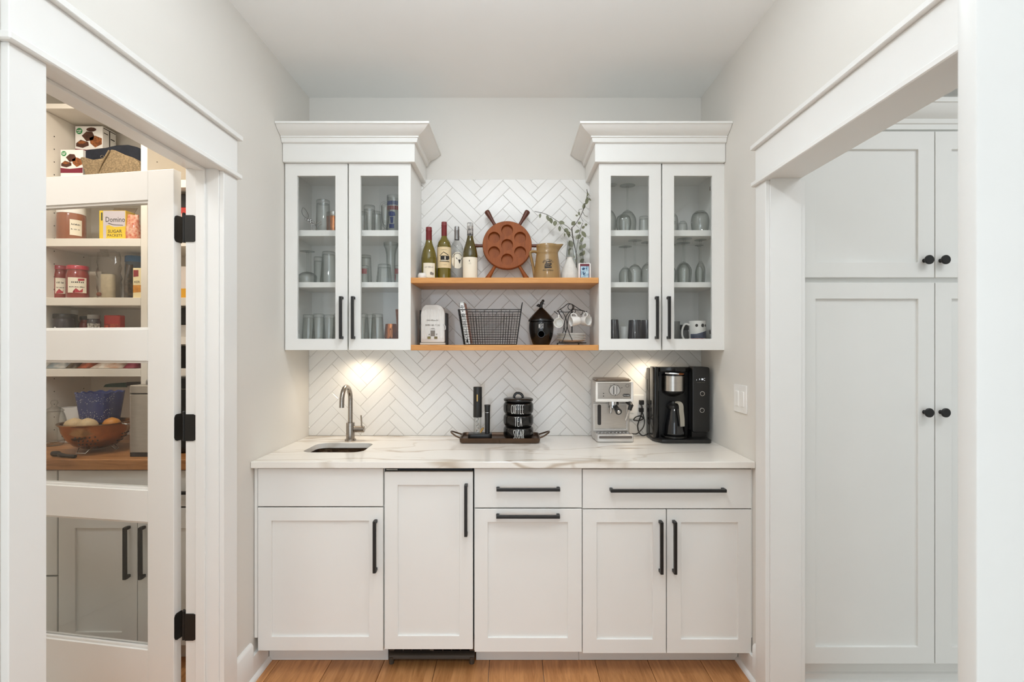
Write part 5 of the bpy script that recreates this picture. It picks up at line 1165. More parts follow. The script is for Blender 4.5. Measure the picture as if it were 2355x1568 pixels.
b = MB(); b.tube(rev([(.027, 0, .085), (.045, 0, .083), (.049, 0, .06), (.045, 0, .035), (.030, 0, .028)], 3), .0045, 8); m2 = b.mesh('handle', M['copper'], ang=60)
put('copper_mug', [('body', m1), ('handle', m2)], 899, 2.60, 'C', 'round hammered copper mug on the bottom shelf above the sink', 'mug', None, -1.4)
Ht_ = H_(711, 2.72, 'C'); b = MB(); b.lathe([(0, 0), (.026, 0), (.026, .08), (.028, .13), (.033, Ht_), (.0315, Ht_), (.026, .13), (.024, .08), (.024, .004), (0, .004)], (0, 0, 0), 28)
put('copper_shaker', b.mesh('copper_shaker', M['copper'], ang=50), 924, 2.74, 'C', 'tall copper cocktail cup behind the copper mug, bottom shelf above the sink', 'cup')
# stemware cabinet
h1, h2, h3 = 'glasses on the top shelf above the coffee machines', 'glasses on the middle shelf above the coffee machines', 'mugs on the bottom shelf above the coffee machines'
put('wine_glass', stemglass(.0450, .135, .262, .040, True, .8), 1443, 2.705, 'A', 'big wine glass upside down behind the small stemless glass, top shelf above coffee machines', 'glass', h1)
put('wine_glass', stemglass(.034, .125, .25, .036, True, .8), 1402, 2.66, 'A', 'wine glass upside down at the oak-shelf end, top shelf above the coffee machines', 'glass', h1)
def stemless(R, Hh):
    key = ('sl', R, Hh)
    if key not in GC:
        o_ = rev([(R * .5, 0), (R * .85, Hh * .15), (R, Hh * .42), (R * .97, Hh * .7), (R * .86, Hh)], 4); pr = [(0, 0)] + o_ + [(r - .0018, z) for r, z in o_[::-1] if z > .008] + [(0, .007)]
        b = MB(); b.lathe([(r, Hh - z) for r, z in pr], (0, 0, 0), 26); GC[key] = b.mesh('stemless_glass', M['glass'], ang=50)
    return GC[key]
put('stemless_glass', stemless(.0375, H_(494, 2.60, 'A')), 1434, 2.60, 'A', 'stemless glass upside down before the big wine glass, top shelf above coffee machines', 'glass', h1)
put('tumbler', tumbler(.023, .0265, H_(498, 2.62, 'A')), 1481, 2.62, 'A', 'short tumbler upside down beside the middle stile, top shelf above the coffee machines', 'glass', h1)
put('stemless_glass', stemless(.0285, H_(492, 2.69, 'A')), 1547, 2.69, 'A', 'taller stemless glass half behind the stile, second door, top shelf above coffee machines', 'glass', h1)
put('stemless_glass', stemless(.0230, H_(510, 2.60, 'A')), 1549, 2.60, 'A', 'smallest stemless glass at the front, second door, top shelf above coffee machines', 'glass', h1)
put('stemless_glass', stemless(.0240, H_(509, 2.69, 'A')), 1570, 2.69, 'A', 'low stemless glass behind the smallest one, second door, top shelf above coffee machines', 'glass', h1)
put('stemless_glass', stemless(.0445, H_(486.5, 2.62, 'A')), 1610, 2.62, 'A', 'large round stemless glass alone near the wall, top shelf above coffee machines', 'glass', h1)
put('wine_glass', stemglass(.0365, .097, .215, .034, True, .86), 1460, 2.62, 'B', 'wine glass upside down in the center of the first door, middle shelf above coffee machines', 'glass', h2)
put('wine_glass', stemglass(.0370, .118, .222, .035, True, .84), 1490, 2.705, 'B', 'wine glass upside down half behind the middle stile, middle shelf above coffee machines', 'glass', h2)
put('wine_glass', stemglass(.0335, .10, .205, .034, True, .86), 1438, 2.73, 'B', 'wine glass upside down at the back of the first door, middle shelf above coffee machines', 'glass', h2)
put('wine_glass', stemglass(.0355, .106, .222, .036, True, .86), 1574, 2.61, 'B', 'wine glass upside down at the front of the second door, middle shelf above coffee machines', 'glass', h2)
put('wine_glass', stemglass(.0365, .125, .222, .035, True, .86), 1571, 2.72, 'B', 'wine glass upside down directly behind another, second door, middle shelf above coffee machines', 'glass', h2)
put('wine_glass', stemglass(.0300, .105, .205, .030, True, .86), 1541, 2.68, 'B', 'wine glass upside down mostly behind the stile, second door, middle shelf above coffee machines', 'glass', h2)
put('champagne_flute', stemglass(.0235, .112, .218, .030, True, .85), 1611, 2.62, 'B', 'champagne flute upside down near the wall, middle shelf above the coffee machines', 'glass', h2)
put('champagne_flute', stemglass(.0215, .112, .210, .022, True, .85), 1608, 2.72, 'B', 'champagne flute upside down behind the other flute, middle shelf above the coffee machines', 'glass', h2)
def mug(rb, rt, Hh, m, mi=None, handle=None, hm=None):
    b = MB(); b.lathe([(0, 0), (rb * .95, 0), (rb, .003), (rt, Hh), (rt - .003, Hh)], (0, 0, 0), 28); r = [('body', b.mesh('body', m, ang=50))]
    b = MB(); b.lathe([(rt - .0029, Hh), (rt - .0035, Hh - .002), (rb - .004, .006), (0, .006)], (0, 0, 0), 28); r.append(('interior', b.mesh('interior', mi or m, ang=50)))
    if handle:
        s = handle; b = MB(); b.tube(rev([(s * (rt - .002), 0, Hh * .84), (s * (rt + .020), 0, Hh * .88), (s * (rt + .034), 0, Hh * .68), (s * (rt + .034), 0, Hh * .40), (s * (rt + .016), 0, Hh * .20), (s * (rb - .001), 0, Hh * .20)], 4), .0052, 8); r.append(('handle', b.mesh('handle', hm or m, ang=60)))
    return r
def invert(r, Hh):
    for nm, me in r:
        me.transform(Matrix.Translation((0, 0, Hh)) @ Matrix.Rotation(math.pi, 4, 'X'))
    return r
dk = mat('charcoal_mug_glaze', '#34343a', .16, noise=.1, coat=.5)
put('mug', invert(mug(.0265, .036, H_(735, 2.62, 'C'), dk), H_(735, 2.62, 'C')), 1410, 2.62, 'C', 'black tapered mug upside down at the oak-shelf end, bottom shelf above coffee machines', 'mug', h3)
put('mug', mug(.028, .029, H_(751, 2.70, 'C'), M['whitecer'], None, -1), 1436, 2.70, 'C', 'white mug between two black tapered mugs, bottom shelf above coffee machines', 'mug', h3)
hh_ = H_(736, 2.61, 'C'); put('mug', invert(mug(.031, .0385, hh_, dk), hh_), 1460, 2.61, 'C', 'black tapered mug upside down behind the first door center, bottom shelf above coffee machines', 'mug', h3)
hh_ = H_(736, 2.675, 'C'); put('mug', invert(mug(.030, .0355, hh_, dk), hh_), 1488, 2.675, 'C', 'black tapered mug upside down beside the first door handle, bottom shelf above coffee machines', 'mug', h3)
b = MB(); b.lathe([(0, 0), (.04, .001), (.066, .004), (.070, .0075), (.066, .0075), (.04, .0045), (0, .004)], (0, 0, 0), 32, 0, Matrix.Rotation(math.radians(84), 3, 'X')); me = b.mesh('glass_plate', M['glass'], ang=50)
o = put('glass_plate', me, 1415, 2.795, 'C', 'clear glass plate standing against the cabinet back behind the black mug', 'plate'); o.location.z += .0705
hh_ = H_(738, 2.61, 'C'); mg = mug(.0405, .0415, hh_, M['whitecer'], M['blackg'], -1)
fm = wrapf(.0417, (0, 0), 0); b = MB(); grid_patch(b, -.050, .045, .040, .062, lambda u, v, d=0: fm(u, v + (.018 * max(0, (u + .02) / .065) if v > .05 else 0), d), 12, .0005); mg.append(('slate_print', b.mesh('slate_print', mat('slate_blue_print', '#4b5266', .4, col2='#30354a', nscale=60))))
b = MB(); grid_patch(b, -.050, .045, .003, .041, fm, 12, .0004); mg.append(('city_print', b.mesh('city_print', mat('red_city_print', '#b04a34', .4, col2='#d9cfb6', nscale=85))))
b = MB(); shape(b, [[(c + r_ * math.cos(q), .104 + r_ * 1.1 * math.sin(q)) for q in [k * math.pi / 4 for k in range(8)]] for c, r_ in ((-.018, .007), (.012, .0085), (.030, .006))], fm, .0005); mg.append(('dark_print', b.mesh('dark_print', M['ink'])))
put('mug', mg, 1604, 2.615, 'C', 'white mug printed with a red and blue city scene, bottom shelf above coffee machines', 'mug', h3)
put('tumbler', mug(.028, .030, H_(739, 2.66, 'C'), mat('smoky_gray_glass', '#6d6c68', .12, coat=.5), M['dark']), 1550, 2.66, 'C', 'smoky gray tumbler beside the stile, second door, bottom shelf above coffee machines', 'glass', h3)
b = MB(); b.lathe([(0, 0), (.028, 0), (.030, .004), (.030, .075), (.027, .085), (0, .085)], (0, 0, 0), 24); j1 = b.mesh('body', bpy.data.materials['smoky_gray_glass'], ang=50)
b = MB(); b.lathe([(0, .0852), (.030, .0852), (.031, .09), (.031, .108), (.029, .112), (0, .112)], (0, 0, 0), 24); j2 = b.mesh('lid', M['blackp'], ang=50)
put('lidded_jar', [('body', j1), ('lid', j2)], 1570, 2.725, 'C', 'gray jar with black lid behind the printed city mug handle', 'jar')
b = MB(); b.rbox(-.020, .020, -.03, .03, 0, .088, .006); put('black_box', b.mesh('black_box', M['blackp'], bevel=.002), 1606, 2.745, 'C', 'small black box in the wall corner behind the printed city mug', 'box')

# ------------------------------------------------------------------ pantry: glazed door, shelving, base cabinets, food
ANG = math.radians(170)
dr = sempty('door_1', (-1.262, 1.945, 0)); dr.rotation_euler = (0, 0, ANG)
tag(dr, 'white three-pane glass pantry door swung open into the pantry', 'door')
# local frame: x along the leaf from the hinge, y towards the viewer
DW, DT, DTOP = .735, .036, 2.063
Zp = [.257, .739, .858, 1.346, 1.464, 1.952]
S0 = .112
b = MB(); b.box(0, S0, -DT, 0, .012, DTOP); b.build('hinge_stile', M['trim'], dr, bevel=.0015)
b = MB(); b.box(DW - S0, DW, -DT, 0, .012, DTOP); b.build('lock_stile', M['trim'], dr, bevel=.0015)
for za, zb in ((.012, Zp[0]), (Zp[1], Zp[2]), (Zp[3], Zp[4]), (Zp[5], DTOP)):
    b = MB(); b.box(S0, DW - S0, -DT, 0, za, zb); b.build('rail', M['trim'], dr, bevel=.001)
for za, zb in ((Zp[0], Zp[1]), (Zp[2], Zp[3]), (Zp[4], Zp[5])):
    b = MB(); b.box(S0 + .0005, DW - S0 - .0005, -.024, -.019, za + .0005, zb - .0005); b.build('pane', M['pane'], dr, smooth=False)
    for zz in (za, zb - .009):
        b = MB(); b.box(S0, DW - S0, -.019, -.008, zz, zz + .009); b.box(S0, DW - S0, -.034, -.024, zz, zz + .009); b.build('glazing_bead', M['trim'], dr, bevel=.001)
    for xx in (S0, DW - S0 - .009):
        b = MB(); b.box(xx, xx + .009, -.019, -.008, za + .009, zb - .009); b.build('glazing_bead', M['trim'], dr, bevel=.001)
for zc in (Z(527, 1.965), Z(982, 1.965), Z(1438, 1.965)):
    b = MB(); h = .0500; b.rbox(-.040, -.002, zc - h, zc + h, -.0012, -.0002, .013) if False else None
    P = [(-.036, zc - h), (-.013, zc - h), (-.006, zc - h + .004), (-.002, zc - h + .013), (-.002, zc + h - .013), (-.006, zc + h - .004), (-.013, zc + h), (-.036, zc + h)]
    b.prism(P, lambda u, v, d: (d, u, v), -.0030, .0002)
    hg = b.build('hinge', M['black'], dr)
    inv = Matrix.Rotation(-ANG, 4, 'Z') @ Matrix.Translation((1.262, -1.945, 0))
    b = MB(); xh0, xh1 = -1.2255, -1.1815
    P = [(xh0, zc - h), (xh1 - .012, zc - h), (xh1 - .004, zc - h + .004), (xh1, zc - h + .013), (xh1, zc + h - .013), (xh1 - .004, zc + h - .004), (xh1 - .012, zc + h), (xh0, zc + h)]
    b.prism(P, lambda u, v, d: inv @ Vector((u, d, v)), 1.9515, 1.9549); b.build('jamb_leaf', M['black'], hg)
    p = inv @ Vector((-1.2345, 1.962, 0)); b = MB(); b.cyl((p.x, p.y, zc - h - .001), (p.x, p.y, zc + h + .004), .0062, 12)
    for k in range(1, 5): zk = zc - h + 2 * h * k / 5; b.cyl((p.x, p.y, zk - .0006), (p.x, p.y, zk + .0006), .0066, 12)
    b.lathe([(0, zc + h + .003), (.005, zc + h + .003), (.0065, zc + h + .007), (.004, zc + h + .011), (0, zc + h + .012)], (p.x, p.y, 0), 10); b.build('pin', M['black'], hg)

M['shelfw'] = mat('pantry_shelf_white', '#ece6dc', 0.5, noise=0.03)
SY = 2.55
t = thing('pantry_shelving', (-1.78, 2.70, .92), 'tall white adjustable shelving built over the pantry worktop', 'shelving')
xl, xd0, xd1, xr_ = -2.300, -1.8155, -1.7835, -1.246
for nm, xa, xb, z0_ in (('side_panel', xl - .018, xl, .9155), ('divider', xd0, xd1, .9155), ('side_panel', xr_, xr_ + .018, .9155)):
    b = MB(t); b.box(xa, xb, SY, 2.857, z0_, 2.56); b.build(nm, M['shelfw'], t, bevel=.001)
b = MB(t); b.box(xl - .018, xr_ + .018, SY, 2.857, 2.561, 2.585); b.build('top_board', M['shelfw'], t, bevel=.001)
b = MB(t); b.box(xl, xr_, 2.850, 2.857, .9155, 2.56); b.build('back_panel', M['shelfw'], t, smooth=False)
LV = [2.213, 1.926, 1.637, 1.446, 1.289]
for z in LV:
    for xa, xb in ((xl + .0006, xd0 - .0006), (xd1 + .0006, xr_ - .0006)):
        b = MB(t); b.box(xa, xb, SY, 2.849, z - .038, z); b.build('shelf', M['shelfw'], t, bevel=.001)
b = MB(t)
for z in [.98 + .064 * k for k in range(24)]:
    for xx, s in ((xl + .0004, 1), (xd1 + .0004, 1), (xr_ - .0004, -1)):
        for yy in (2.62, 2.80): b.cyl((xx, yy, z), (xx + s * .0006, yy, z), .003, 6)
o = b.build('peg_hole', M['dark'], t); o['kind'] = 'stuff'
YP = 2.262
o = MB().box(-2.40, -1.2285, 2.236, 2.857, .870, .915).build('butcher_block', M['butcher'], bevel=.0025); tag(o, 'oiled butcher block worktop inside the pantry', 'worktop')
t = thing('pantry_base_cabinet', (-1.63, 2.55, 0), 'white two-door base cabinet with a drawer under the pantry butcher block', 'cabinet')
def carc(t, xa, xb):
    b = MB(t); s = .018; y0, y1 = YP + .0205, 2.85
    b.box(xa, xa + s, y0, y1, .10, .868); b.box(xb - s, xb, y0, y1, .10, .868); b.box(xa + s, xb - s, y0, y1, .10, .118); b.box(xa + s, xb - s, y1 - .008, y1, .118, .868); b.box(xa + s, xb - s, y0, y0 + .06, .85, .868); b.build('carcass', M['cab'], t, smooth=False)
    b = MB(t); b.box(xa, xb, YP + .09, YP + .105, .001, .10); b.build('toe_kick', M['cab'], t)
carc(t, -1.969, -1.30)
d = slab(t, (-1.967, -1.302, .706, .862), YP); pull(d, -1.635, .772, .54, YP, False)
d = shaker(t, (-1.967, -1.6265, .104, .698), (-1.895, -1.693, .161, .6115), YP); pull(d, -1.6595, .5125, .222, YP)
d = shaker(t, (-1.6235, -1.302, .104, .698), (-1.556, -1.372, .161, .6115), YP); pull(d, -1.5935, .5125, .222, YP)
t = thing('pantry_drawer_unit', (-2.18, 2.55, 0), 'white three-drawer base unit at the wall end of the pantry', 'cabinet')
carc(t, -2.398, -1.9715)
for za, zb in ((.706, .862), (.408, .698), (.104, .400)): d = slab(t, (-2.396, -1.9735, za, zb), YP); pull(d, -2.185, (za + zb) / 2 + .03, .22, YP, False)

def pb(px, py, Y): return X(px, Y), Z(py, Y)
def cbox(name, xa, xb, ya, yb, za, zb, m, label, cat='box', bev=.0012):
    t = thing(name, ((xa + xb) / 2, (ya + yb) / 2, za), label, cat)
    b = MB(t); b.box(xa, xb, ya, yb, za + .0004, zb); b.build('carton', m, t, bevel=bev); return t
def face(t, m, polys, x0, y, z0, nm='print'):
    b = MB(t); shape(b, polys, lambda u, v, d=0: (x0 + u, y - d, z0 + v), .0006); return b.build(nm, m, t, smooth=False)
choc = mat('chocolate_brown_print', '#5a3524', .5, col2='#3f2216', nscale=60); caram = mat('caramel_print', '#a5622f', .5, col2='#6b3a1c', nscale=120); grn = mat('green_badge_print', '#2f9050', .5); maro = mat('maroon_band_print', '#7d2338', .5)
def bar_front(t, x0, y, z1, s, dz=0):
    """picture of chocolate bars; x0, z1 = upper corner of the carton front"""
    q = lambda P: [(a * s, -c * s) for a, c in P]
    z0 = z1
    face(t, choc, [q([(.035, .050), (.060, .028), (.090, .030), (.100, .050), (.095, .072), (.060, .080)])], x0, y, z0)
    face(t, caram, [q([(.075, .062), (.105, .050), (.140, .064), (.140, .095), (.105, .112), (.080, .090)])], x0, y, z0)
    b_ = face(t, choc, [q([(.006, .090), (.030, .072), (.070, .084), (.072, .102), (.040, .114), (.006, .106)])], x0, y - .0006, z0)
    face(t, caram, [q([(.014, .084), (.034, .075), (.060, .084), (.050, .092), (.024, .094)])], x0, y - .0012, z0)
    face(t, grn, [q([(.022 + .0165 * math.cos(a), .026 + .0165 * math.sin(a)) for a in [2 * math.pi * k / 18 for k in range(18)]])], x0, y, z0)
    face(t, M['white'], [q([(.010, .022), (.019, .020), (.019, .025), (.010, .026)]), q([(.021, .021), (.033, .019), (.033, .025), (.021, .026)]), q([(.014, .031), (.030, .029), (.030, .033), (.014, .035)])], x0, y - .0007, z0)
    face(t, maro, [q([(.001, .118), (.06, .124), (.143, .116), (.143, .150), (.001, .150)])], x0, y, z0)
xa, zt = pb(172.8, 290, 2.72); xb = X(236, 2.72)
t = cbox('snack_box', xa, xb, 2.72, 2.812, 2.213, zt, M['white'], 'tall white snack bar carton with chocolate picture behind the cap on the pantry top shelf')
bar_front(t, xa, 2.72, zt, (xb - xa) / .144)
face(t, choc, [[(.085 + .026 * math.cos(a), -.018 + .011 * math.sin(a)) for a in [2 * math.pi * k / 12 for k in range(12)]]], xa, 2.7194, zt)
b = MB(t); fs_ = lambda u, v, d=0: (xb + d, 2.72 + u, zt + v); shape(b, [[(.006, -.006), (.088, -.006), (.088, -.010), (.006, -.010)], [(.044, -.01), (.050, -.01), (.050, -.12), (.044, -.12)], [(.008, -.03), (.036, -.03), (.036, -.034), (.008, -.034)], [(.055, -.045), (.082, -.045), (.082, -.05), (.055, -.05)]], fs_, .0006); b.build('print', M['ink'], t)
xa, zt = pb(139, 344, 2.605)
t = cbox('snack_box', xa, xa + .112, 2.605, 2.66, 2.213, zt, M['white'], 'shorter white snack bar carton half hidden by the cap on the pantry top shelf')
bar_front(t, xa, 2.605, zt, .775)
Ycap = 2.56
t = thing('cloth_cap', (X(250, Ycap), Ycap, 2.213), 'tan tweed cap with a navy lining slumped on the pantry top shelf', 'cap')
def capP(P, Yc=None): return [(X(a, Yc or Ycap), Z(c, Yc or Ycap)) for a, c in P]
tweed = mat('tan_tweed', '#9c8768', .95, noise=.45, nscale=160, bump=.5, bscale=220); navy = mat('navy_cloth', '#1f2430', .85, noise=.3, nscale=30, bump=.3, bscale=120)
b = MB(t); b.prism(capP([(176, 352), (184, 345), (210, 341), (240, 338), (266, 332), (292, 331), (312, 336), (322.5, 341), (322.5, 404), (200, 404), (180, 366)], Ycap + .062), lambda u, v, d: (u, d, v), Ycap + .062, Ycap + .155); b.build('navy_lining', navy, t, bevel=.014, seg=3)
b = MB(t); b.prism(capP([(181, 362), (186, 359), (212, 366), (236, 362), (246, 352), (253, 342), (262, 344), (284, 354), (304, 361), (318, 372), (322, 388), (322, 405), (194, 405), (190, 388)]), lambda u, v, d: (u, d, v), Ycap + .004, Ycap + .060); b.build('tweed_body', tweed, t, bevel=.016, seg=3)
b = MB(t); b.tube(rev([(X(222, Ycap), Ycap + .006, Z(402, Ycap)), (X(232, Ycap), Ycap - .001, Z(380, Ycap)), (X(252, Ycap), Ycap - .002, Z(346, Ycap))], 4), .004, 7); b.build('seam_fold', tweed, t)
b = MB(t); b.tube([(X(213, Ycap) + .008 * math.cos(a), Ycap + .060, Z(350, Ycap) + .0065 * math.sin(a)) for a in [2 * math.pi * k / 14 for k in range(14)]], .0016, 5, closed=True); b.build('eyelet', M['nickel'], t)

def pjar(name, px, Y, z, R, Hj, body, lid, label, lidh=.016, la0=.62, neck=.9, cat='jar', lab=None, labz=(.18, .62), laba=1.1, lidr=None, sh=.82):
    x = X(px, Y); t = thing(name, (x, Y, z), label, cat)
    hb = Hj - lidh
    b = MB(t); b.lathe([(0, z + .0004), (R * .93, z + .0004), (R, z + .005), (R, z + hb * sh), (R * (.5 + neck / 2), z + hb * (sh + .07)), (R * neck, z + hb * (sh + .12)), (R * neck, z + hb), (0, z + hb)], (x, Y, 0), 28); b.build('body', body, t, ang=50)
    lr = lidr or R * (neck + .06)
    b = MB(t); b.lathe([(0, z + hb - .002), (lr, z + hb - .002), (lr, z + Hj - .003), (lr * .95, z + Hj), (0, z + Hj)], (x, Y, 0), 28); b.build('lid', lid, t, ang=40)
    if lab:
        f = wrapf(R + .0003, (x, Y), z, la0); b = MB(t); grid_patch(b, -R * laba, R * laba, hb * labz[0], hb * labz[1], f, 12); b.build('label', lab, t)
        b = MB(t); dashes(b, 8, R * laba * 1.5, hb * .06, f, hb * (labz[0] * .35 + labz[1] * .65), .0009, 0, int(px)); dashes(b, 10, R * laba * 1.6, hb * .04, f, hb * (labz[0] * .65 + labz[1] * .35), .0009, 0, int(px) + 1); b.build('lettering', M['ink'], t)
    return t, x
redlid = mat('red_jar_lid', '#b3263a', .3, noise=.1, coat=.4); sauce = mat('red_sauce_in_glass', '#8f2b22', .15, noise=.2, coat=.5); pbut = mat('peanut_butter_in_glass', '#9b5b3a', .18, noise=.15, coat=.5); darkjar = mat('dark_jar_contents', '#38323a', .2, noise=.3, coat=.4)
pjar('peanut_butter_jar', 164.5, 2.615, LV[1], .0590, Z(477.5, 2.615) - LV[1], pbut, M['white'], 'peanut butter jar with white lid on the second pantry shelf', .034, 1.0, .97, lab=M['paper'], labz=(.16, .74), laba=.42, lidr=.0585, sh=.86)
# sugar carton
Ys = 2.580; xa, zt = pb(228, 484, Ys); xb = X(289, Ys)
ylw = mat('yellow_carton_print', '#e8c522', .45, noise=.05); lav = mat('lavender_carton_print', '#cfc6cc', .5, noise=.04)
t = cbox('sugar_box', xa, xb, Ys, 2.675, LV[1], zt, ylw, 'open yellow and white sugar carton lettered Domino on the second pantry shelf')
wb = xb - xa; hb = zt - LV[1]
face(t, lav, [[(.020, .008), (wb - .002, .008), (wb - .002, hb - .002), (.020, hb - .002)]], xa, Ys, LV[1], 'front_panel')
face(t, ylw, [[(.036, .001), (wb - .002, .001), (wb - .002, hb * .46), (.075, hb * .43), (.050, hb * .50), (.036, hb * .48)]], xa, Ys - .0007, LV[1])
b = MB(t); fx_ = lambda u, v, d=0: (xa + u, Ys - .0008 - d, LV[1] + v); put_text(b, 'Domino', .036, fx_, wb * .61, hb * .685, .0004, 0, .82); shape(b, [[(.045, hb * .555), (.070, hb * .50), (wb - .012, hb * .485), (wb - .012, hb * .50), (.070, hb * .52), (.046, hb * .575)]], fx_, .0004); put_text(b, 'SUGAR', .022, lambda u, v, d=0: fx_(u, v, d + .0007), wb * .60, hb * .28, .0004); put_text(b, 'PACKETS', .018, lambda u, v, d=0: fx_(u, v, d + .0007), wb * .60, hb * .14, .0004); b.build('lettering', M['ink'], t)
b = MB(t); f1 = lambda u, v, d=0: (xa + u, Ys - .0007 - d, LV[1] + v); shape(b, [[(.010, hb * .66), (.017, hb * .66), (.017, hb * .93), (.010, hb * .93)]], f1, .0004); b.build('print', mat('dark_green_print', '#2f4039', .5), t)
b = MB(t); b.prism([(Ys + .06, zt + .0005), (Ys + .084, zt + .034), (Ys + .086, zt + .033), (Ys + .062, zt)], lambda u, v, d: (d, u, v), xa + .010, xb - .002); b.build('flap', mat('brown_carton_inside', '#8c7a62', .8, noise=.08), t)
# generic soft bags
def bag(name, px, Y, z, w, d, h, m, label, seed=0, top=.35, cat='bag', cr=.12):
    x = X(px, Y); t = thing(name, (x, Y, z), label, cat); rr = random.Random(seed); nu, nv = 18, 9; vs = []; fs = []
    for j in range(nv + 1):
        q = j / nv; wx = w / 2 * (1 - .06 * q + .06 * math.sin(3 * q + seed)); wy = d / 2 * (1 - (1 - top) * q ** 2.2) * (.9 + .15 * math.sin(math.pi * q))
        for i in range(nu):
            a = 2 * math.pi * i / nu; c, s = math.cos(a), math.sin(a); k = 1 + rr.uniform(-cr, cr) * (0 if j == 0 else 1) * .5
            vs.append((x + wx * k * math.copysign(abs(c) ** .7, c), Y + wy * k * math.copysign(abs(s) ** .7, s), z + .0006 + h * q + (rr.uniform(-.004, .004) if j == nv else 0)))
    for j in range(nv): fs += [(j * nu + i, j * nu + (i + 1) % nu, (j + 1) * nu + (i + 1) % nu, (j + 1) * nu + i) for i in range(nu)]
    fs += [tuple(range(nu)), tuple(nv * nu + i for i in range(nu))]
    b = MB(t); b.add(vs, fs); b.build('pouch', m, t, ang=50); return t
snack = mat('orange_snack_print', '#c4552e', .3, col2='#e3b79a', nscale=70, coat=.4); blackbag = mat('black_foil_print', '#26221f', .3, col2='#5a4a38', nscale=60, coat=.4)
bag('snack_bag', 306.5, 2.60, LV[1], .062, .05, Z(494, 2.60) - LV[1], snack, 'orange and red crinkled snack bag beside the sugar carton on the second pantry shelf', 2, .3)
# third shelf
for px, Y, w_, lb in ((140.5, 2.66, .0390, 'red-lidded sauce jar at the wall end of the third pantry shelf'), (179, 2.61, .0470, 'larger red-lidded sauce jar with bright label on the third pantry shelf')):
    Hj = Z(612, Y) - LV[2]; t, x = pjar('sauce_jar', px, Y, LV[2], w_, Hj, sauce, redlid, lb, .018, .62, .90, lab=M['paper'], labz=(.18, .70), laba=.5 if Y > 2.64 else .85, lidr=w_ * .96, sh=.80)
    f = wrapf(w_ + .001, (x, Y), LV[2], .62); b = MB(t); shape(b, [[(-.016, Hj * .20), (-.004, Hj * .30), (.010, Hj * .22), (.024 if Y < 2.64 else .012, Hj * .30), (.022 if Y < 2.64 else .012, Hj * .18), (-.016, Hj * .16)]] + ([[(.004, Hj * .52), (.030, Hj * .54), (.030, Hj * .60), (.004, Hj * .59)]] if Y < 2.64 else []), f, .0006); b.build('red_print', redlid, t)
t = cbox('milk_carton', X(205, 2.70), X(233, 2.70), 2.70, 2.78, LV[2], Z(624, 2.70), M['paper'], 'plain cream carton behind the clear bag on the third pantry shelf')
pl = clear_glass('clear_crinkled_plastic', (.93, .92, .90), (.70, .69, .66), 1.5, .35, .08)
t = bag('plastic_bag', 251, 2.63, LV[2], .105, .075, .235, pl, 'crumpled clear plastic bag of crackers standing on the third pantry shelf', 5, .3, cr=.25)
x = X(248, 2.63)
b = MB(t); b.rbox(x - .030, x + .032, 2.612, 2.65, LV[2] + .004, LV[2] + .125, .014); b.build('crackers', mat('cream_crackers', '#cdbfa4', .8, noise=.15, nscale=50), t, bevel=.006, seg=2)
b = MB(t); P = [(x - .048, LV[2] + .262), (x - .012, LV[2] + .262), (x + .016, LV[2] + .2), (x - .016, LV[2] + .2)]; b.prism(P, lambda u, v, d: (u, 2.615 + d + (v - LV[2] - .17) * .2, v), 0, .004); b.build('bag_flap', pl, t)
b = MB(t); b.ball((x - .026, 2.606, LV[2] + .022), .011, 12); b.build('date', mat('reddish_dried_fruit', '#8e4a2a', .6, noise=.2), t, ang=80)
bag('coffee_bag', 298, 2.66, LV[2], .032, .06, Z(609.6, 2.66) - LV[2], blackbag, 'slim black foil coffee bag next to the shelf divider on the third pantry shelf', 9, .45)
Yw_ = 2.575; xa, zt = pb(305.5, 616, Yw_)
t = cbox('cereal_box', xa, xa + .0415, Yw_, 2.60, LV[2], zt, mat('pale_yellow_carton', '#ecdcae', .5, noise=.04), 'narrow pale yellow box with red emblem at the divider on the third pantry shelf')
hb = zt - LV[2]; face(t, mat('dark_red_emblem', '#8c1f22', .5), [[(.003, hb * .70), (.028, hb * .72), (.028, hb * .93), (.003, hb * .93)]], xa, Yw_, LV[2]); face(t, mat('orange_food_print', '#d9942b', .5, col2='#b8741e', nscale=60), [[(.001, hb * .18), (.040, hb * .20), (.040, hb * .43), (.001, hb * .43)]], xa, Yw_, LV[2])
b = MB(t); put_text(b, 'KER', .016, lambda u, v, d=0: (xa + .021 + u, Yw_ - d, LV[2] + hb * .53 + v), 0, 0, .0006); b.build('lettering', M['ink'], t)
pjar('blue_lid_tub', 311, 2.745, LV[2], .045, Z(590, 2.745) - LV[2], mat('blue_gray_tub', '#5d6e80', .3, noise=.1), mat('blue_tub_lid', '#3d78ad', .3), 'gray-blue tub with a bright blue lid behind the pale yellow box, third pantry shelf', .03, .62, .95, cat='tub', sh=.85)
# fourth shelf
t, x = pjar('preserve_jar', 148, 2.62, LV[3], .0455, Z(722, 2.62) - LV[3], darkjar, M['blackp'], 'dark preserve jar with black lid at the wall end of the fourth pantry shelf', .02, .62, .93, sh=.80)
f = wrapf(.0462, (x, 2.62), LV[3], .62); b = MB(t); shape(b, [[(-.036 + .0065 * math.cos(a), .040 + .009 * math.sin(a)) for a in [2 * math.pi * k / 10 for k in range(10)]], [(-.020 + .0055 * math.cos(a), .037 + .007 * math.sin(a)) for a in [2 * math.pi * k / 10 for k in range(10)]]], f, .0006); b.build('white_print', M['white'], t)
pjar('sauce_bottle', 171, 2.73, LV[3], .0235, Z(713, 2.73) - LV[3], mat('cloudy_bottle', '#8b8a80', .3, noise=.1), M['white'], 'slim cloudy bottle with white cap behind the dark preserve jar, fourth pantry shelf', .022, .62, .62, cat='bottle', sh=.62)
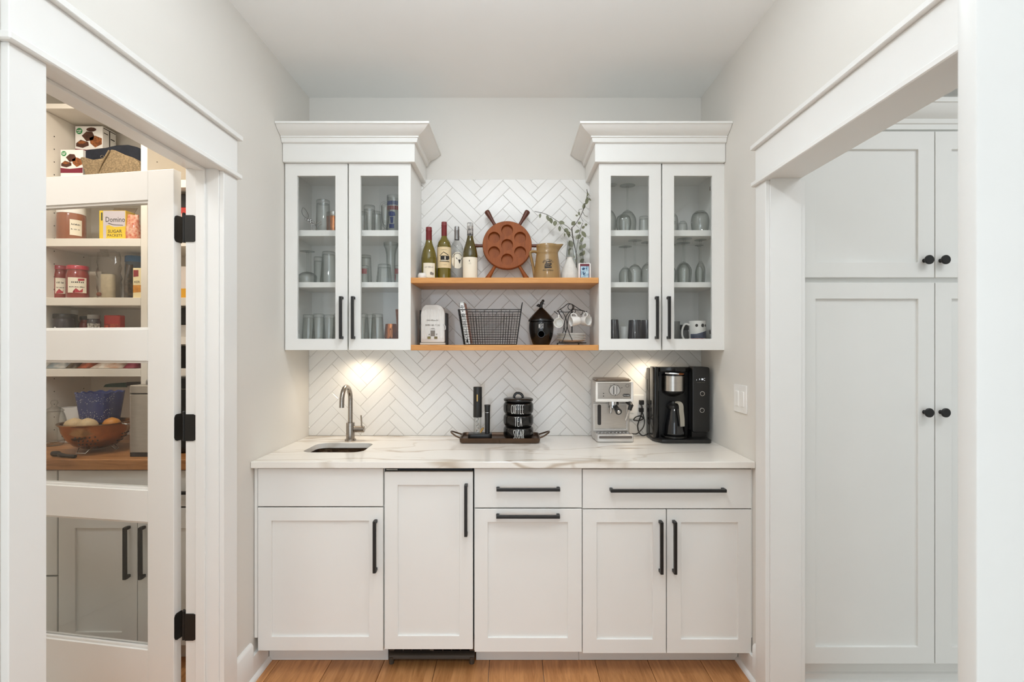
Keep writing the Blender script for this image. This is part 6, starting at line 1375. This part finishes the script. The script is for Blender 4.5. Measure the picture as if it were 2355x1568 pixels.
pjar('ketchup_bottle', 195.5, 2.70, LV[3], .0265, Z(727, 2.70) - LV[3], sauce, M['blackp'], 'dark red sauce bottle behind the spice jar on the fourth pantry shelf', .018, .62, .8, cat='bottle', sh=.75)
pjar('spice_jar', 216, 2.61, LV[3], .0285, Z(724, 2.61) - LV[3], darkjar, mat('gray_jar_lid', '#8b8883', .4), 'small spice jar with speckled white label on the fourth pantry shelf', .018, .62, .86, lab=mat('speckled_label', '#cfcabf', .7, col2='#55504a', nscale=190), labz=(.02, .72), laba=1.0, sh=.8)
t = cbox('red_pouch', X(238, 2.63), X(275, 2.63), 2.63, 2.67, LV[3], Z(724.5, 2.63), mat('red_pouch_print', '#c2241c', .35, noise=.1, coat=.3), 'bright red packet on the fourth pantry shelf', 'packet', .004)
face(t, mat('orange_red_print', '#d8572c', .4, col2='#8f1a14', nscale=70), [[(.004, .004), (.077, .004), (.077, .066), (.004, .066)]], X(238, 2.63), 2.63, LV[3])
b = MB(); b.lathe([(0, 0), (.022, 0), (.036, .018), (.0405, .045), (.0385, .045), (.034, .019), (.02, .004), (0, .004)], (0, 0, 0), 24); o = b.build('glass_bowl', M['glass'], ang=50); o.location = (X(288, 2.655), 2.655, LV[3]); tag(o, 'small clear glass bowl beside the red packet on the fourth pantry shelf', 'bowl')
# fifth shelf: flat packets lying down
for i, (pa, pb_, m, lb, cat) in enumerate(((113, 160, mat('gray_packet_print', '#b9b5ae', .35, col2='#7f8b90', nscale=30), 'gray and white packet lying nearest the wall on the fifth pantry shelf', 'packet'), (161, 186, mat('dark_packet_print', '#3d2f26', .35, col2='#6b5a40', nscale=40), 'dark brown packet lying second from the wall on the fifth pantry shelf', 'packet'), (187, 216, mat('rust_packet_print', '#9c4a2c', .35, col2='#5c2c1c', nscale=40), 'rust-colored packet lying in the middle of the fifth pantry shelf', 'packet'), (217, 290, mat('tan_packet_print', '#b58a70', .35, col2='#d9d2c8', nscale=28), 'tan and white packet lying beside the maroon one on the fifth pantry shelf', 'packet'), (292, 320, maro, 'maroon packet lying against the divider on the fifth pantry shelf', 'packet'))):
    Yq_ = 2.60; xa, xb = X(pa, Yq_), X(pb_, Yq_); nm = 'food_packet'
    b = MB(); vs = []; fs = []; nx, ny = 7, 6; w_, d_ = (xb - xa) / 2 - .001, .09
    rr = random.Random(40 + i)
    for k in (0, 1):
        for j in range(ny + 1):
            for q in range(nx + 1):
                u, v = q / nx, j / ny; hgt = .046 * (math.sin(math.pi * u) * math.sin(math.pi * v)) ** .35 * rr.uniform(.9, 1.08)
                vs.append(((u * 2 - 1) * w_, (v * 2 - 1) * d_, .002 + (hgt if k else 0)))
    n = (nx + 1) * (ny + 1)
    for j in range(ny):
        for q in range(nx):
            a = j * (nx + 1) + q; fs += [(n + a, n + a + 1, n + a + nx + 2, n + a + nx + 1), (a, a + nx + 1, a + nx + 2, a + 1)]
    ed = list(range(nx + 1)) + [(j + 1) * (nx + 1) + nx for j in range(ny)] + [ny * (nx + 1) + q for q in range(nx - 1, -1, -1)] + [j * (nx + 1) for j in range(ny - 1, 0, -1)]
    for a, c in zip(ed, ed[1:] + ed[:1]): fs.append((a, c, n + c, n + a))
    b.add(vs, fs); o = b.build(nm, m, ang=60); o.location = ((xa + xb) / 2, Yq_ + .06, LV[4]); tag(o, lb, cat, 'packets lying on the fifth pantry shelf')

# pantry worktop
PT = .9152
Yo_ = 2.425; xo = X(222, Yo_); Ro = .1445
colm = mat('bronze_toned_steel', '#b98a5c', .2, 1.0, noise=.2, nscale=10)
t = thing('colander', (xo, Yo_, PT), 'bronze-toned metal colander on wire feet holding onions and a blue basket', 'colander')
zr = Z(969, Yo_) ; zb_ = PT + .018
hB = zr - zb_
prof = [(0, zb_), (.055, zb_), (.085, zb_ + hB * .12), (.112, zb_ + hB * .38), (.128, zb_ + hB * .66), (.134, zb_ + hB * .9), (Ro, zr - .003), (Ro, zr), (.131, zr), (.125, zb_ + hB * .66), (.109, zb_ + hB * .4), (.082, zb_ + hB * .15), (.053, zb_ + .003), (0, zb_ + .003)]
b = MB(t); b.lathe(prof, (xo, Yo_, 0), 44); b.build('bowl', colm, t, ang=50)
b = MB(t)
for ring_, (rr_, fz) in enumerate(((.1205, .52), (.112, .38), (.0975, .24), (.080, .11))):
    for k in range(0, 40):
        a = 2 * math.pi * (k + .5 * (ring_ % 2)) / 40
        if (k // 5) % 2: continue
        c = Vector((xo + rr_ * math.cos(a), Yo_ + rr_ * math.sin(a), zb_ + hB * fz)); nrm = Vector((math.cos(a), math.sin(a), -.45)).normalized(); b.cyl(c - nrm * .001, c + nrm * .0022, .0032, 6)
o = b.build('drain_hole', M['dark'], t); o['kind'] = 'stuff'
for k in range(3):
    a = math.radians(-120 + 120 * k + 25); c = (math.cos(a), math.sin(a)); s = (-c[1], c[0])
    b = MB(t); b.tube([(xo + .060 * c[0] + .03 * s[0], Yo_ + .060 * c[1] + .03 * s[1], zb_ + .004), (xo + .078 * c[0] + .022 * s[0], Yo_ + .078 * c[1] + .022 * s[1], PT + .003), (xo + .078 * c[0] - .022 * s[0], Yo_ + .078 * c[1] - .022 * s[1], PT + .003), (xo + .060 * c[0] - .03 * s[0], Yo_ + .060 * c[1] - .03 * s[1], zb_ + .004)], .0028, 6); b.build('wire_foot', M['chrome'], t)
for s in (1,):
    b = MB(t); b.tube(rev([(xo + s * Ro, Yo_ - .035, zr - .004), (xo + s * (Ro + .022), Yo_ - .02, zr - .01), (xo + s * (Ro + .022), Yo_ + .02, zr - .01), (xo + s * Ro, Yo_ + .035, zr - .004)], 3), .003, 6); b.build('loop_handle', M['chrome'], t)
onm = mat('pale_onion_skin', '#dcc39a', .45, noise=.18, nscale=12, stretch=(6, 6, 1)); orm = mat('orange_squash_skin', '#d08a35', .45, noise=.15)
for dx, dy, r_, m, lb, cat in ((-.068, -.062, .040, onm, 'pale onion near the wall side of the bronze colander', 'onion'), (.015, -.080, .042, onm, 'large pale onion at the front of the bronze colander', 'onion'), (.092, -.012, .036, orm, 'orange squash at the outer rim of the bronze colander', 'squash')):
    b = MB(); b.lathe([(0, -.9 * r_), (.3 * r_, -.88 * r_)] + rev([(.6 * r_, -.7 * r_), (r_, -.05 * r_), (.78 * r_, .5 * r_), (.38 * r_, .74 * r_), (.10 * r_, .84 * r_)], 3) + [(0, .87 * r_)], (0, 0, 0), 20); o = b.build(cat, m, ang=80); o.location = (xo + dx * .86, Yo_ + dy * .86, zr - .010); tag(o, lb, cat, 'vegetables in the bronze colander' if cat == 'onion' else None)
blue = mat('speckled_blue_enamel', '#2c3f86', .25, noise=.2, coat=.4); nv_ = mat('white_fleck_print', '#dfe6f2', .4)
xbk, Ybk = X(231, 2.47), 2.47; z0b, z1b = zr - .004, Z(901, 2.47)
t = thing('berry_basket', (xbk, Ybk, z0b), 'deep blue speckled ceramic berry basket with scalloped rim sitting in the colander', 'basket')
r0, r1 = .066, .0835; vs = []; fs = []; n = 48
def sq(r, a): c, s = math.cos(a), math.sin(a); k = (abs(c) ** 5 + abs(s) ** 5) ** (-.2); return r * c * k * .93, r * s * k * .93
tilt = .10
for r, zz, sc in ((r0, z0b, 0), (r0 * .6 + r1 * .4, z0b + (z1b - z0b) * .4, 0), (r1, z1b, .004), (r1 - .006, z1b, .004), (r0 - .004, z0b + .008, 0)):
    for i in range(n): a = 2 * math.pi * i / n + .45; u, v = sq(r, a); vs.append((xbk + u, Ybk + v, zz + sc * math.sin(12 * a * 1.0)))
for k in range(4): fs += [(k * n + i, k * n + (i + 1) % n, (k + 1) * n + (i + 1) % n, (k + 1) * n + i) for i in range(n)]
fs += [tuple(range(n)), tuple(4 * n + i for i in range(n))]
b = MB(t); b.add(vs, fs); b.build('body', blue, t, ang=40)
b = MB(t); rr = random.Random(8)
for k in range(150):
    a = rr.uniform(3.5, 6.1); q = rr.choice([rr.uniform(.62, .95), rr.uniform(.1, .45)]); r = r0 + (r1 - r0) * q + .0006; u, v = sq(r, a); u2, v2 = sq(r, a + .01); zz = z0b + (z1b - z0b) * q; s = rr.uniform(.0010, .0022)
    tx = Vector((u2 - u, v2 - v, 0)).normalized() * s; b.add([Vector((xbk + u, Ybk + v, zz)) - tx, Vector((xbk + u, Ybk + v, zz)) + tx, Vector((xbk + u, Ybk + v, zz + s * 1.6)) + tx * .5], [(0, 1, 2)])
o = b.build('white_fleck', nv_, t, smooth=False); o['kind'] = 'stuff'
# stainless bin, black appliance
Ybn = 2.29; xa = X(295, Ybn); zt = Z(886, Ybn)
t = thing('steel_bin', ((xa - 1.567) / 2, 2.37, PT), 'square brushed steel countertop bin with lid and arched handle on the butcher block', 'bin')
b = MB(t); b.rbox(xa, -1.567, Ybn, 2.45, PT + .018, zt - .040, .012); b.build('body', M['steel'], t, bevel=.002)
b = MB(t); b.rbox(xa + .001, -1.568, Ybn + .001, 2.449, PT, PT + .018, .012); b.build('plinth', M['dark'], t)
b = MB(t); b.rbox(xa + .002, -1.569, Ybn + .002, 2.448, zt - .040, zt - .036, .012); b.build('seam', M['blackp'], t)
b = MB(t); b.rbox(xa, -1.567, Ybn, 2.45, zt - .036, zt, .012); b.build('lid', M['steel'], t, bevel=.003)
b = MB(t); xm = xa + .056; b.tube(rev([(xm - .032, 2.37, zt), (xm - .028, 2.37, zt + .018), (xm, 2.37, zt + .027), (xm + .028, 2.37, zt + .018), (xm + .032, 2.37, zt)], 4), .004, 8); b.build('handle', M['chrome'], t)
t = cbox('coffee_grinder', -1.552, -1.44, 2.36, 2.50, PT, 1.262, M['blackg'], 'tall glossy black appliance seen through the hinge gap on the butcher block', 'appliance', .008)
b = MB(t); b.box(-1.548, -1.444, 2.3595, 2.361, 1.205, 1.207); b.build('seam', M['grayink'], t)
# lidded glass jar
Yj = 2.55; xj = -2.238; zj1 = Z(946, Yj)
t = thing('glass_jar', (xj, Yj, PT), 'clear glass jar with glass lid at the wall end of the butcher block', 'jar')
Hj = zj1 - PT
b = MB(t); b.lathe([(0, PT + .0004), (.031, PT + .0004), (.036, PT + .004)] + [(r * .7, PT + Hj * q) for r, q in rev([(.060, .12), (.070, .36), (.072, .62), (.060, .88), (.050, .99)], 3)] + [(.033, PT + Hj * .99), (.040, PT + Hj * .88), (.048, PT + Hj * .62), (.047, PT + Hj * .36), (.038, PT + Hj * .13), (0, PT + Hj * .06)], (xj, Yj, 0), 30); b.build('jar_body', M['glass'], t, ang=50)
b = MB(t); b.lathe([(0, zj1), (.037, zj1), (.039, zj1 + .004), (.027, zj1 + .015), (.012, zj1 + .024), (.010, zj1 + .03), (.016, zj1 + .042), (.012, zj1 + .054), (0, zj1 + .057)], (xj, Yj, 0), 26); b.build('lid', M['glass'], t, ang=50)
# bags behind the colander, knife on its rail, black peeler at the edge
bag('rice_bag', 166, 2.66, PT, .105, .09, Z(936, 2.66) - PT, M['white'], 'white paper bag standing behind the colander on the butcher block', 12, .4, cr=.1)
bag('vegetable_bag', 187, 2.735, PT, .12, .06, Z(950, 2.735) - PT, mat('green_bag_print', '#3d6a33', .4, noise=.3), 'green vegetable bag behind the white paper bag on the butcher block', 14, .5)
Yk2 = 2.838; t = thing('chef_knife', (X(275, Yk2), Yk2, Z(888, Yk2)), 'kitchen knife with dark green blade held flat on the pantry back panel', 'knife')
b = MB(t); P = [(X(a, Yk2), Z(c, Yk2)) for a, c in ((236, 890), (241, 884), (256, 881.5), (290, 879.5), (290, 890.5))]; b.prism(P, lambda u, v, d: (u, d, v), Yk2 + .004, Yk2 + .0075); b.build('blade', mat('dark_green_blade', '#23564b', .35, noise=.1), t)
b = MB(t); P = [(X(a, Yk2), Z(c, Yk2)) for a, c in ((290, 879), (325, 877.5), (331, 880), (330, 886), (290, 887))]; b.prism(P, lambda u, v, d: (u, d, v), Yk2 - .004, Yk2 + .011); b.build('handle', M['blackp'], t, bevel=.003)
t = thing('peeler', (X(140, 2.27), 2.27, PT), 'black-handled kitchen tool lying near the butcher block edge', 'utensil')
xq0 = X(110, 2.275); xq1 = X(173, 2.262)
b = MB(t); b.tube(rev([(xq0, 2.30, PT + .012), (xq0 + .03, 2.292, PT + .014), (xq0 + .055, 2.28, PT + .010), (xq1 - .03, 2.268, PT + .008), (xq1, 2.264, PT + .008)], 4), [.0115] * 5 + [.009] * 5 + [.0075] * 7, 8); b.build('grip', M['blackp'], t, ang=70)
# second bay, seen only through the hinge gap
xg = X(421.5, 2.60)
def gap(nm, z, h, m, lb, cat='box', band=None):
    t = cbox(nm, xg - .07, xg + .05, 2.60, 2.68, z, z + h, m, lb, cat, .003)
    if band: face(t, band[0], [[(.002, band[1]), (.118, band[1]), (.118, band[2]), (.002, band[2])]], xg - .07, 2.60, z)
redc = mat('red_carton_print', '#c0392f', .4, noise=.1); pinkc = mat('pink_carton_print', '#dba49a', .4, noise=.1)
gap('cracker_box', LV[1], .165, redc, 'red carton with a pink band seen through the hinge gap, second pantry shelf', 'box', (pinkc, .085, .135))
t = cbox('dark_tin', xg - .065, xg + .045, 2.61, 2.67, LV[1] + .1655, LV[1] + .235, M['dark'], 'dark tin stacked on the red carton in the hinge gap, second pantry shelf', 'tin', .003)
gap('flour_bag', LV[2], .16, mat('cream_pink_print', '#dcd0c6', .6, noise=.1), 'pale flour packet with yellow foot seen through the hinge gap, third pantry shelf', 'packet', (mat('yellow_orange_print', '#d9a12f', .5), .004, .05))
gap('tea_tin', LV[3], .060, M['satin'], 'gray tin under a black box seen through the hinge gap, fourth pantry shelf', 'tin')
t = cbox('tea_box', xg - .065, xg + .045, 2.605, 2.675, LV[3] + .0605, LV[3] + .145, M['blackp'], 'black box resting on a gray tin in the hinge gap, fourth pantry shelf', 'box', .003)
gap('storage_bin', LV[4], .110, M['blackg'], 'glossy black bin seen through the hinge gap, fifth pantry shelf', 'bin')
